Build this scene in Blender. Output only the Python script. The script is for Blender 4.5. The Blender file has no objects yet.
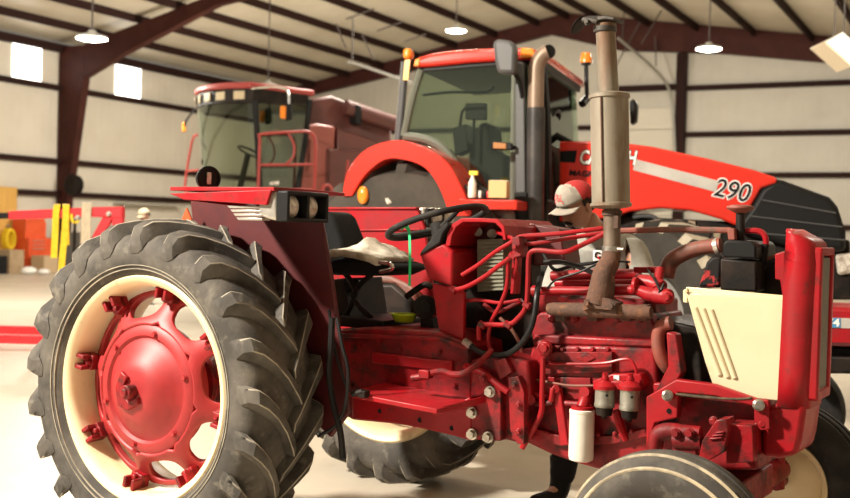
import bpy, bmesh, math, random
from mathutils import Vector, Matrix, Euler
random.seed(7)
SC = bpy.context.scene
COL = SC.collection
R = math.radians
V = Vector

# ---------------------------------------------------------------- camera
FPX = 1100.0
CAM = V((0, 0, 1.484))
ROT = Matrix.Rotation(R(27.5), 3, 'Z') @ Matrix.Rotation(R(90 - .99), 3, 'X') @ Matrix.Rotation(R(1.5), 3, 'Z')
cam_d = bpy.data.cameras.new('camera')
cam = bpy.data.objects.new('camera', cam_d)
COL.objects.link(cam)
cam.matrix_world = Matrix.Translation(CAM) @ ROT.to_4x4()
cam_d.sensor_fit = 'HORIZONTAL'
cam_d.sensor_width = 36
cam_d.lens = FPX / 850 * 36
cam_d.clip_end = 200
cam_d.dof.use_dof = True
cam_d.dof.focus_distance = 4.5
cam_d.dof.aperture_fstop = 3.0
SC.camera = cam

# ---------------------------------------------------------------- world, lights, exposure
W = bpy.data.worlds.new('world'); SC.world = W; W.use_nodes = True
W.node_tree.nodes['Background'].inputs[0].default_value = (1.0, .90, .76, 1)
W.node_tree.nodes['Background'].inputs[1].default_value = .2

def area(name, loc, target, size, power, color, sy=None, spread=180):
    d = bpy.data.lights.new(name, 'AREA'); d.energy = power; d.color = color
    d.shape = 'RECTANGLE'; d.size = size; d.size_y = sy or size; d.spread = R(spread)
    o = bpy.data.objects.new(name, d); COL.objects.link(o)
    o.location = loc
    o.rotation_euler = (V(target) - V(loc)).to_track_quat('-Z', 'Y').to_euler()
    return o
area('bay_floodlight', (-6.9, -.6, 5.9), (-2.6, 4.8, .7), .6, 2050, (1.0, .91, .78))
for i_, (x_, y_, z_, p_) in enumerate(((-15, 10, 6.2, 400), (-9, 17, 7.2, 850), (1, 17, 6.3, 800), (-4, 7, 6.0, 60))):
    area('hall_fill_light', (x_, y_, z_), (x_, y_ + 1.5, 0), 1.4, p_, (1.0, .93, .80))  # unseen fill lights, added out of view to brighten the hall
SC.view_settings.view_transform = 'Standard'
SC.view_settings.look = 'None'
SC.view_settings.exposure = 0.0
SC.view_settings.gamma = 1.0
SC.view_settings.use_curve_mapping = False

# ---------------------------------------------------------------- helpers
def ray(px, py):
    return ROT @ V(((px - 425) / FPX, -(py - 249) / FPX, -1))
def dp(px, py, d):
    return CAM + ray(px, py) * d

class Frame:
    """a local frame standing on the floor; its methods give the point of one of its planes seen at a photo pixel"""
    def __init__(s, x=0, y=0, yaw=0, z=0):
        s.m = Matrix.Translation((x, y, z)) @ Matrix.Rotation(yaw, 4, 'Z')
        s.i = s.m.inverted(); s.c = s.i @ CAM; s.r = s.i.to_3x3()
        s.loc = V((x, y, z)); s.yaw = yaw
    def ax(s, k, px, py, v):
        d = s.r @ ray(px, py)
        return s.c + d * ((v - s.c[k]) / d[k])
    def X(s, px, py, v): return s.ax(0, px, py, v)
    def Y(s, px, py, v): return s.ax(1, px, py, v)
    def Z(s, px, py, v): return s.ax(2, px, py, v)
    def D(s, px, py, d): return s.i @ dp(px, py, d)
    def root(s, name, label, cat, group=None):
        o = bpy.data.objects.new(name, None); COL.objects.link(o)
        o.location = s.loc; o.rotation_euler = (0, 0, s.yaw); o.empty_display_size = .2
        tag(o, label, cat, group); return o
WF = Frame()

def tag(o, label, cat, group=None):
    o['label'] = label; o['category'] = cat
    if group: o['group'] = group
    return o

def NB(): return bmesh.new()

def prism(bm, pts, off):
    off = V(off)
    a = [bm.verts.new(p) for p in pts]; b = [bm.verts.new(V(p) + off) for p in pts]
    n = len(a)
    bm.faces.new(a); bm.faces.new(b[::-1])
    for i in range(n): bm.faces.new((a[i], b[i], b[(i + 1) % n], a[(i + 1) % n]))
    return bm
def slab(bm, F, px, y0, y1):
    return prism(bm, [F.Y(x, y, y0) for x, y in px], (0, y1 - y0, 0))
def slabx(bm, F, px, x0, x1):
    return prism(bm, [F.X(x, y, x0) for x, y in px], (x1 - x0, 0, 0))
def box(bm, c, s, m=None):
    M4 = Matrix.Translation(c) @ (m.to_4x4() if m else Matrix()) @ Matrix.Diagonal((s[0], s[1], s[2], 1))
    bmesh.ops.create_cube(bm, size=1, matrix=M4); return bm
def basis(d):
    return V(d).normalized().to_track_quat('Z', 'Y').to_matrix()
def cyl(bm, a, b, r, r2=None, n=20, cap=True):
    a, b = V(a), V(b)
    M4 = Matrix.Translation((a + b) / 2) @ basis(b - a).to_4x4()
    bmesh.ops.create_cone(bm, cap_ends=cap, segments=n, radius1=r, radius2=r if r2 is None else r2, depth=(b - a).length, matrix=M4)
    return bm
def ball(bm, c, s, m=None, u=20, v=12):
    M4 = Matrix.Translation(c) @ (m.to_4x4() if m else Matrix()) @ Matrix.Diagonal((s[0], s[1], s[2], 1))
    bmesh.ops.create_uvsphere(bm, u_segments=u, v_segments=v, radius=1, matrix=M4); return bm
def smooth(pts, k=6, closed=False):
    pts = [V(p) for p in pts]; n = len(pts)
    if n < 3: return pts
    out = []
    for i in range(n if closed else n - 1):
        if closed: p0, p1, p2, p3 = pts[i - 1], pts[i], pts[(i + 1) % n], pts[(i + 2) % n]
        else: p0, p1, p2, p3 = pts[max(i - 1, 0)], pts[i], pts[i + 1], pts[min(i + 2, n - 1)]
        for j in range(k):
            t = j / k
            out.append(.5 * ((2 * p1) + (p2 - p0) * t + (2 * p0 - 5 * p1 + 4 * p2 - p3) * t * t + (3 * p1 - p0 - 3 * p2 + p3) * t ** 3))
    if not closed: out.append(pts[-1])
    return out
def tube(bm, pts, r, n=10, k=5, closed=False):
    m0 = len(pts)
    rr = [r] * m0 if not isinstance(r, (list, tuple)) else list(r)
    if k > 1 and m0 > 2:
        sp = smooth(pts, k, closed); tot = len(sp) if closed else len(sp) - 1
        R2 = []
        for i in range(len(sp)):
            t = i / k; a = int(t); f = t - a
            R2.append(rr[min(a, m0 - 1)] * (1 - f) + rr[min(a + 1, m0 - 1)] * f)
        pts, rr = sp, R2
    pts = [V(p) for p in pts]; N = len(pts)
    nrm = None; rings = []
    for i, p in enumerate(pts):
        if closed: t = pts[(i + 1) % N] - pts[i - 1]
        else: t = pts[min(i + 1, N - 1)] - pts[max(i - 1, 0)]
        t.normalize()
        if nrm is None:
            nrm = t.orthogonal().normalized()
        nrm = (nrm - t * nrm.dot(t)).normalized()
        b = t.cross(nrm)
        rings.append([bm.verts.new(p + (nrm * math.cos(2 * math.pi * j / n) + b * math.sin(2 * math.pi * j / n)) * rr[i]) for j in range(n)])
    for i in range(N if closed else N - 1):
        A, B = rings[i], rings[(i + 1) % N]
        for j in range(n): bm.faces.new((A[j], A[(j + 1) % n], B[(j + 1) % n], B[j]))
    if not closed:
        bm.faces.new(rings[0][::-1]); bm.faces.new(rings[-1])
    return bm
def lathe(bm, prof, m=None, n=48, closed=False):
    """prof: (radius, height) pairs turned about the local z axis"""
    m = m or Matrix()
    rings = []
    for r, h in prof:
        if r < 1e-6: rings.append([bm.verts.new(m @ V((0, 0, h)))] * n); continue
        rings.append([bm.verts.new(m @ V((r * math.cos(2 * math.pi * j / n), r * math.sin(2 * math.pi * j / n), h))) for j in range(n)])
    L = len(rings)
    for i in range(L if closed else L - 1):
        A, B = rings[i], rings[(i + 1) % L]
        for j in range(n):
            f = []
            for v in (A[j], A[(j + 1) % n], B[(j + 1) % n], B[j]):
                if v not in f: f.append(v)
            if len(f) > 2: bm.faces.new(f)
    return bm
def alongY(c, sgn=1):
    """matrix whose local z axis runs along -Y (sgn 1) or +Y at point c"""
    return Matrix.Translation(c) @ Matrix.Rotation(R(90 * sgn), 4, 'X')
def bolt(bm, p, r=.016, h=.02, d=(0, -1, 0)):
    p = V(p); d = V(d)
    cyl(bm, p, p + d * h * .35, r * 1.35, n=16); cyl(bm, p + d * h * .3, p + d * h, r, n=6)
    return bm

def obj(name, bm, m, parent=None, bevel=0, sm=35, mods=()):
    bmesh.ops.recalc_face_normals(bm, faces=bm.faces[:])
    me = bpy.data.meshes.new(name); bm.to_mesh(me); bm.free()
    for mm in (m if isinstance(m, (list, tuple)) else [m]): me.materials.append(mm)
    if sm:
        me.polygons.foreach_set('use_smooth', [True] * len(me.polygons))
        me.set_sharp_from_angle(angle=R(sm))
    o = bpy.data.objects.new(name, me); COL.objects.link(o)
    if parent: o.parent = parent
    if bevel:
        b = o.modifiers.new('bevel', 'BEVEL'); b.width = bevel; b.segments = 2; b.limit_method = 'ANGLE'; b.angle_limit = R(38)
        b.harden_normals = False
    for t, kw in mods:
        q = o.modifiers.new(t.lower(), t)
        for k_, v_ in kw.items(): setattr(q, k_, v_)
    return o
def struct(name, bm, m, **kw):
    o = obj(name, bm, m, **kw); o['kind'] = 'structure'; return o
def text(name, body, size, m, mat4, parent, ext=.002, shear=0, offset=0, sx=1):
    cu = bpy.data.curves.new(name, 'FONT'); cu.body = body; cu.size = size; cu.extrude = ext
    cu.align_x = 'CENTER'; cu.align_y = 'CENTER'; cu.shear = shear; cu.offset = offset; cu.resolution_u = 4
    t = bpy.data.objects.new(name, cu); COL.objects.link(t)
    me = bpy.data.meshes.new_from_object(t.evaluated_get(bpy.context.evaluated_depsgraph_get()))
    bpy.data.objects.remove(t); bpy.data.curves.remove(cu)
    me.materials.clear(); me.materials.append(m)
    me.transform(mat4 @ Matrix.Diagonal((sx, 1, 1, 1)))
    o = bpy.data.objects.new(name, me); COL.objects.link(o); o.parent = parent
    return o
def copy_tree(o, parent=None):
    c = o.copy(); COL.objects.link(c)
    if parent: c.parent = parent
    for ch in [x for x in COL.objects if x.parent == o]: copy_tree(ch, c)
    return c

# ---------------------------------------------------------------- materials
def M(name, c, c2=None, scale=6, lo=.4, hi=.65, rough=.5, metal=0, bump=0, bscale=None, emit=0, coat=0, r2=None, stretch=None, c3=None, scale3=30, lo3=.6, hi3=.7, detail=6, spec=None):
    m = bpy.data.materials.new(name); m.use_nodes = True
    nt = m.node_tree; N = nt.nodes; L = nt.links; b = N['Principled BSDF']
    b.inputs['Base Color'].default_value = (*c, 1); b.inputs['Roughness'].default_value = rough
    b.inputs['Metallic'].default_value = metal; b.inputs['Specular IOR Level'].default_value = spec if spec is not None else (.18 if max(c) < .06 else .5); b.inputs['Coat Weight'].default_value = coat
    tc = N.new('ShaderNodeTexCoord'); vec = tc.outputs['Object']
    if stretch:
        mp = N.new('ShaderNodeMapping'); mp.inputs['Scale'].default_value = stretch; L.new(vec, mp.inputs[0]); vec = mp.outputs[0]
    def noise(sc, l, h, det=6):
        n = N.new('ShaderNodeTexNoise'); n.inputs['Scale'].default_value = sc; n.inputs['Detail'].default_value = det
        n.inputs['Roughness'].default_value = .6
        L.new(vec, n.inputs['Vector'])
        r = N.new('ShaderNodeMapRange'); r.inputs[1].default_value = l; r.inputs[2].default_value = h; L.new(n.outputs[0], r.inputs[0])
        return n, r.outputs[0]
    cur = None
    if c2:
        n, f = noise(scale, lo, hi, detail)
        mx = N.new('ShaderNodeMix'); mx.data_type = 'RGBA'; L.new(f, mx.inputs[0])
        mx.inputs[6].default_value = (*c, 1); mx.inputs[7].default_value = (*c2, 1); cur = mx.outputs[2]
        if r2 is not None:
            mr = N.new('ShaderNodeMapRange'); mr.inputs[3].default_value = rough; mr.inputs[4].default_value = r2
            L.new(f, mr.inputs[0]); L.new(mr.outputs[0], b.inputs['Roughness'])
    if c3:
        n3, f3 = noise(scale3, lo3, hi3)
        mx = N.new('ShaderNodeMix'); mx.data_type = 'RGBA'; L.new(f3, mx.inputs[0])
        if cur: L.new(cur, mx.inputs[6])
        else: mx.inputs[6].default_value = (*c, 1)
        mx.inputs[7].default_value = (*c3, 1); cur = mx.outputs[2]
    if cur: L.new(cur, b.inputs['Base Color'])
    if bump:
        nb, _ = noise(bscale or scale * 4, 0, 1)
        bp = N.new('ShaderNodeBump'); bp.inputs['Strength'].default_value = bump; bp.inputs['Distance'].default_value = .01
        L.new(nb.outputs[0], bp.inputs['Height']); L.new(bp.outputs[0], b.inputs['Normal'])
    if emit:
        b.inputs['Emission Color'].default_value = (*c, 1); b.inputs['Emission Strength'].default_value = emit
    return m
def glass(name, tint, gloss=.12, rough=.03):
    m = bpy.data.materials.new(name); m.use_nodes = True
    nt = m.node_tree; N = nt.nodes; L = nt.links
    N.remove(N['Principled BSDF']); out = N['Material Output']
    t = N.new('ShaderNodeBsdfTransparent'); t.inputs[0].default_value = (*tint, 1)
    g = N.new('ShaderNodeBsdfGlossy'); g.inputs['Roughness'].default_value = rough; g.inputs[0].default_value = (.8, .9, .85, 1)
    f = N.new('ShaderNodeFresnel'); f.inputs[0].default_value = 1.5
    a = N.new('ShaderNodeMath'); a.operation = 'ADD'; a.inputs[1].default_value = gloss * .4; L.new(f.outputs[0], a.inputs[0])
    mx = N.new('ShaderNodeMixShader'); L.new(a.outputs[0], mx.inputs[0]); L.new(t.outputs[0], mx.inputs[1]); L.new(g.outputs[0], mx.inputs[2])
    L.new(mx.outputs[0], out.inputs[0]); return m
def corrugated(name, c, c2, axis, pitch, rough=.45):
    """light sheet metal / liner with shallow vertical ribs"""
    m = M(name, c, c2, scale=.7, lo=.35, hi=.7, rough=rough)
    nt = m.node_tree; N = nt.nodes; L = nt.links; b = N['Principled BSDF']
    tc = N.new('ShaderNodeTexCoord'); w = N.new('ShaderNodeTexWave'); w.bands_direction = axis
    w.inputs['Scale'].default_value = 1 / pitch * .314; w.inputs['Distortion'].default_value = .4; w.inputs['Detail'].default_value = 1
    L.new(tc.outputs['Object'], w.inputs[0])
    n = N.new('ShaderNodeTexNoise'); n.inputs['Scale'].default_value = 1.3; L.new(tc.outputs['Object'], n.inputs[0])
    ad = N.new('ShaderNodeMath'); ad.operation = 'ADD'; L.new(w.outputs[1], ad.inputs[0]); L.new(n.outputs[0], ad.inputs[1])
    bp = N.new('ShaderNodeBump'); bp.inputs['Strength'].default_value = .22; bp.inputs['Distance'].default_value = .02
    L.new(ad.outputs[0], bp.inputs['Height']); L.new(bp.outputs[0], b.inputs['Normal'])
    return m

red = M('worn_red_paint', (.36, .008, .014), (.24, .007, .010), scale=5, rough=.33, r2=.55, c3=(.10, .022, .016), scale3=14, lo3=.60, hi3=.74, bump=.05, spec=.3)
redc = M('cast_red_paint', (.31, .008, .013), (.13, .006, .008), scale=7, rough=.36, r2=.6, c3=(.03, .011, .009), scale3=16, lo3=.50, hi3=.68, bump=.25, bscale=40, spec=.35)
darkred = M('dark_red_paint_and_shade', (.085, .007, .008), (.06, .006, .007), scale=6, rough=.5, bump=.05)  # dark red parts; also carries the shade on the near fender plate
mred = M('glossy_orange_red_paint', (.72, .034, .020), (.66, .032, .018), scale=2, rough=.22, coat=.4)
comb = M('faded_maroon_paint', (.115, .032, .026), (.085, .027, .023), scale=3, rough=.5)
combr = M('faded_red_rail_paint', (.34, .045, .04), rough=.4)
cream = M('cream_paint', (.86, .72, .46), (.78, .62, .36), scale=4, rough=.38, c3=(.30, .21, .10), scale3=9, lo3=.63, hi3=.80)
panelm = M('cream_white_panel_paint', (.66, .57, .38), (.60, .51, .33), scale=3, rough=.35, c3=(.42, .30, .16), scale3=5, lo3=.56, hi3=.85)
rubber = M('dusty_black_rubber', (.055, .050, .044), (.14, .125, .105), scale=5, lo=.42, hi=.72, rough=.72, bump=.15, bscale=60, c3=(.20, .18, .145), scale3=13, lo3=.56, hi3=.80)
lugm = M('pale_worn_lug_edges', (.34, .30, .23), (.16, .14, .11), scale=9, lo=.4, hi=.65, rough=.8, bump=.15, bscale=50)
rubberd = M('dark_black_rubber', (.018, .017, .016), (.06, .055, .05), scale=7, lo=.5, hi=.8, rough=.65, bump=.1, bscale=50)
rubberl = M('dark_dusty_tire_rubber', (.05, .045, .038), (.035, .03, .026), scale=5, rough=.85)
mudl = M('dried_mud_on_lugs', (.42, .37, .28), (.30, .26, .19), scale=5, rough=.9)
blackp = M('black_plastic', (.012, .012, .012), rough=.45)
hubm = M('matte_red_wheel_paint', (.36, .018, .020), (.27, .014, .016), scale=5, rough=.5, bump=.05)
blackg = M('greasy_black_metal', (.009, .008, .007), (.028, .018, .014), scale=9, rough=.5, bump=.2)  # black greasy metal, base darkened to stand in for shade under the seat
greyp = M('grey_plastic', (.085, .085, .085), rough=.45)
hose = M('black_rubber_hose', (.014, .013, .013), rough=.4)
rust = M('rusty_cast_iron', (.12, .056, .034), (.05, .036, .029), scale=12, rough=.85, bump=.5, bscale=50, c3=(.24, .10, .045), scale3=24, lo3=.55, hi3=.75)
rustred = M('rusted_red_pipe', (.25, .06, .04), (.13, .065, .045), scale=11, rough=.6, bump=.2)
muff = M('weathered_bare_steel', (.27, .235, .18), (.17, .135, .095), scale=3.5, rough=.55, metal=.3, r2=.7, stretch=(1, 1, .25), bump=.1, c3=(.16, .075, .035), scale3=7, lo3=.50, hi3=.72)
steel = M('bare_steel', (.55, .52, .47), (.35, .31, .26), scale=20, rough=.35, metal=.9)
silver = M('silver_trim', (.62, .59, .53), (.45, .42, .37), scale=9, rough=.3, metal=.6)
chrome = M('chrome', (.8, .8, .8), rough=.12, metal=1)
olive = M('grey_green_painted_fins', (.22, .22, .16), (.14, .13, .09), scale=9, rough=.6)
white = M('white_filter_paint', (.80, .75, .66), (.70, .64, .54), scale=6, rough=.35)
aluf = M('cast_aluminium', (.34, .32, .27), (.22, .20, .16), scale=25, rough=.45, metal=.5)
lensm = M('clear_lens', (.75, .70, .62), (.35, .28, .22), scale=30, rough=.1, coat=.6)
amber = M('amber_lens', (.90, .26, .02), rough=.2, coat=.5)
brown = M('brown_red_iron_primer', (.062, .019, .014), (.045, .014, .011), scale=2, rough=.55, spec=.12)
brownd = M('dark_brown_steel', (.026, .011, .009), rough=.65, spec=.1)
lampm = M('lit_lamp_diffuser', (1, .97, .88), emit=14)
winm = M('daylight_panel', (1, .96, .90), emit=5)
decalw = M('white_decal', (.85, .83, .80), rough=.4)
decalb = M('black_decal', (.012, .012, .014), rough=.4)
decals = M('silver_decal', (.60, .57, .52), (.45, .42, .38), scale=3, rough=.3, metal=.2)
blue = M('blue_badge', (.05, .25, .48), rough=.4)
green_lime = M('lime_green_plastic', (.50, .72, .02), rough=.4)
green_rib = M('green_ribbon', (.02, .55, .20), rough=.5)
yellow = M('yellow_webbing', (.85, .62, .02), (.75, .50, .01), scale=20, rough=.7)
beige = M('beige_webbing', (.62, .53, .38), (.48, .40, .28), scale=12, rough=.85, stretch=(6, 6, 1))
hoistr = M('bright_red_enamel', (.72, .025, .035), rough=.35)
orange = M('orange_red_enamel', (.75, .10, .03), (.68, .08, .02), scale=4, rough=.4)
ply = M('varnished_plywood', (.72, .42, .10), (.60, .33, .07), scale=4, rough=.6, stretch=(1, 1, .15))
skin = M('skin', (.46, .24, .155), (.40, .19, .12), scale=14, rough=.5)
hair = M('dark_brown_hair', (.022, .014, .010), rough=.6)
shirt = M('grey_work_shirt_cloth', (.36, .35, .31), (.29, .28, .25), scale=16, rough=.85, bump=.2)
capg = M('grey_cap_cloth', (.38, .34, .28), (.33, .29, .24), scale=60, rough=.9)
capr = M('red_mesh_cloth', (.42, .022, .022), rough=.8)
pants = M('black_trouser_cloth', (.018, .018, .02), rough=.85)
cgl = glass('green_tinted_cab_glass', (.85, .90, .81), .25)
cgl2 = glass('dark_green_cab_glass', (.52, .60, .48), .3)
interior = M('dark_cab_interior', (.035, .035, .032), rough=.7)
seatv = M('shaded_black_cracked_vinyl', (.005, .005, .005), rough=.75, bump=.3, bscale=30)  # black vinyl, darkened further in place of shade on the seat
foam = M('torn_pale_seat_foam', (.55, .50, .41), (.22, .18, .13), scale=11, rough=.9, bump=.6, bscale=40)

# ---------------------------------------------------------------- the hall
floor_m = M('polished_concrete', (.60, .54, .44), (.50, .44, .35), scale=.8, lo=.35, hi=.7, rough=.32, r2=.5, bump=.03, bscale=20, c3=(.36, .31, .24), scale3=2.5, lo3=.6, hi3=.85)
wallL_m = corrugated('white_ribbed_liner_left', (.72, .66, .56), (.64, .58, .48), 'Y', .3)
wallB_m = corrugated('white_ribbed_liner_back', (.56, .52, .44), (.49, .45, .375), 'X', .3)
roof_m = M('white_roof_insulation', (.66, .59, .47), (.58, .51, .39), scale=.8, rough=.42, bump=.35, bscale=2.2)
XL, YB, XR, YF = -25.46, 36.8, 11.0, -12.0
XA, ZA, ZE = -13.7, 9.0, 6.75          # ridge and eave
SR = .150                                # fall of the right roof
ZR = ZA - SR * (XR - XA)
bm = box(NB(), ((XL + XR) / 2, (YB + YF) / 2, -.1), (XR - XL + .6, YB - YF + .6, .2)); struct('floor', bm, floor_m)
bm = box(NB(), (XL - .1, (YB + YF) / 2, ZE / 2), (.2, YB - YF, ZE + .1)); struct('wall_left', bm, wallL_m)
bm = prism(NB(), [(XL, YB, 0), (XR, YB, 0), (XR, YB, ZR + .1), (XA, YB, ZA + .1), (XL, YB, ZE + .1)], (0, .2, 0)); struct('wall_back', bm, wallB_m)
bm = box(NB(), (XR + .1, (YB + YF) / 2, ZR / 2), (.2, YB - YF, ZR + .2)); struct('wall_right', bm, wallL_m)
ROOFUP = .22
def roofz(x): return (ZE + (ZA - ZE) * (x - XL) / (XA - XL)) if x < XA else ZA - SR * (x - XA)
bm = prism(NB(), [(x, YF, roofz(x) + ROOFUP) for x in (XL - .2, XA, XR + .2)] + [(x, YF, roofz(x) + ROOFUP + .12) for x in (XR + .2, XA, XL - .2)], (0, YB - YF, 0)); struct('ceiling', bm, roof_m, sm=0)

# purlins under the roof and girts on the walls, one object each
def beamY(name, x, z, h=.2, w=.09, slope=0, m=brownd, y0=YF, y1=YB - .02):
    b = NB(); prism(b, [(x - w / 2, y0, z), (x + w / 2, y0, z), (x + w / 2, y0, z + h), (x - w / 2, y0, z + h)], (0, y1 - y0, 0))
    struct(name, b, m, sm=0)
k = 0
def trim(bm, m, **kw):
    global k
    k += 1
    return struct('trim_%d' % k, bm, m, **kw)
for x in (-24.1, -22.5, -21.0, -19.5, -17.9, -16.3, -14.7, -13.6, -12.4, -10.7, -9.05, -7.2, -5.4, -3.8, -2.1, -.4):
    z = roofz(x)
    trim(box(NB(), (x, (YB + YF) / 2, z + .11), (.10, YB - YF - .1, .22)), brownd, sm=0)
trim(box(NB(), (XL + .10, (YB + YF) / 2, ZE - .06), (.20, YB - YF - .1, .24)), brownd, sm=0)
for z in (5.49, 3.27, 2.29):
    trim(box(NB(), (XL + .10, (YB + YF) / 2, z), (.20, YB - YF - .1, .16)), brownd, sm=0)
for z in (6.45, 4.90, 3.55, 1.9):
    trim(box(NB(), ((-9.5 + XR) / 2, YB - .10, z), (XR + 9.5, .20, .17)), brownd, sm=0)
for z in (5.2, 3.6, 2.0):
    trim(box(NB(), ((XL - 12.4) / 2, YB - .10, z), (-12.4 - XL, .20, .16)), brownd, sm=0)
trim(box(NB(), ((-12.2 - 9.5) / 2, YB - .12, 6.5), (2.6, .24, .20)), brownd, sm=0)
# columns and rafters
FY = 24.5
def wy(px, py, y=FY): return WF.Y(px, py, y)
trim(prism(NB(), [(XL + .02, FY, 0), (XL + .32, FY, 0), wy(67, 200), wy(84, 77), wy(84, 45), (XL + .02, FY, ZE)], (0, .26, 0)), brown, bevel=.01)
trim(prism(NB(), [wy(84, 77), wy(120, 55), wy(158.5, 35), wy(216, 5), (XA, FY, 8.4), (XA, FY, ZA), wy(197, 0), wy(168, 12), wy(120, 30), wy(84, 44)], (0, .26, 0)), brown, bevel=.01)
trim(prism(NB(), [(XA, FY, 8.3), (XR, FY, roofz(XR) - .6), (XR, FY, roofz(XR)), (XA, FY, ZA)], (0, .26, 0)), brown, bevel=.01)
BY = YB - .34
def wb(px, py): return WF.Y(px, py, BY)
a_ = wb(549, 34); c_ = wb(850, 64)
trim(prism(NB(), [(XL + .02, BY, ZE - .9), wb(300, 97), wb(420, 68), a_, (a_.x, BY, roofz(a_.x) + .21), (XL + .02, BY, ZE + .21)], (0, .3, 0)), brown, bevel=.01)
trim(prism(NB(), [a_, wb(620, 50), wb(720, 53), c_, (XR, BY, roofz(XR) - .7), (XR, BY, roofz(XR) + .21), (XA, BY, ZA + .21), (a_.x, BY, roofz(a_.x) + .21)], (0, .3, 0)), brown, bevel=.01)
cx_ = wb(680, 95).x
trim(box(NB(), (cx_, YB - .16, 3.8), (.32, .30, 7.6)), brownd, sm=0)
trim(box(NB(), (cx_ - 2.6, YB - .16, 3.5), (.26, .30, 7.0)), brownd, sm=0)
# translucent daylight panels in the left wall
for i, (xa, xb, y0, y1) in enumerate(((13, 41.5, 43, 79), (116, 140.5, 66, 101))):
    a = WF.X(xa, (y0 + y1) / 2, XL + .03); b = WF.X(xb, (y0 + y1) / 2, XL + .03)
    top = WF.X((xa + xb) / 2, y0, XL + .03).z; bot = WF.X((xa + xb) / 2, y1, XL + .03).z
    w = struct('window_%d' % (i + 1), box(NB(), (XL + .02, (a.y + b.y) / 2, (top + bot) / 2), (.03, b.y - a.y, top - bot)), winm, bevel=.004)
# sectional door in the back wall
dm = M('white_door_panel', (.62, .57, .47), rough=.5)
b = NB()
for i in range(8): box(b, (cx_ - 1.3, YB - .06, .35 + i * .73), (2.5, .06, .71))
struct('door_1', b, dm, bevel=.008)
b = NB()
tube(b, [WF.Y(676, 200, YB - .36), WF.Y(674, 130, YB - .36), WF.Y(670, 92, YB - .5), WF.Y(655, 70, YB - 1.2), WF.Y(618, 38, YB - 3.2)], .05, n=8, k=4)
trim(b, M('galvanised_track', (.35, .34, .30), rough=.4, metal=.4))
thin = M('thin_dark_bracing', (.06, .045, .04), rough=.6)
for a_, c_ in (((640, 22), (611, 75)), ((668, 0), (641, 44)), ((655, 36), (656, 66)), ((625, 0), (622, 40))):
    trim(tube(NB(), [WF.Y(*a_, YB - 2.5), WF.Y(*c_, YB - 2.5)], .022, n=6, k=1), thin)
for a_, c_ in (((336, 24), (346, 48)), ((362, 35), (374, 60)), ((353, 17), (352, 65)), ((346, 19), (374, 9)), ((377, 31), (402, 22)), ((404, 42), (426, 34))):
    trim(tube(NB(), [WF.Y(*a_, 22), WF.Y(*c_, 22)], .018, n=6, k=1), thin)
trim(tube(NB(), [WF.Y(348, 62, 22), WF.Y(360, 65, 22), WF.Y(412, 83, 22)], .035, n=8, k=2), M('grey_conduit', (.3, .29, .27), rough=.5))
# ---------------------------------------------------------------- the old red tractor in front
T = Frame(-3.242, 4.640, R(-5))
P = T.Y
tr = T.root('tractor', 'old red farm tractor with its hood off, cream wheel rims and a tall rusty muffler', 'tractor')
HZ = .747

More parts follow.
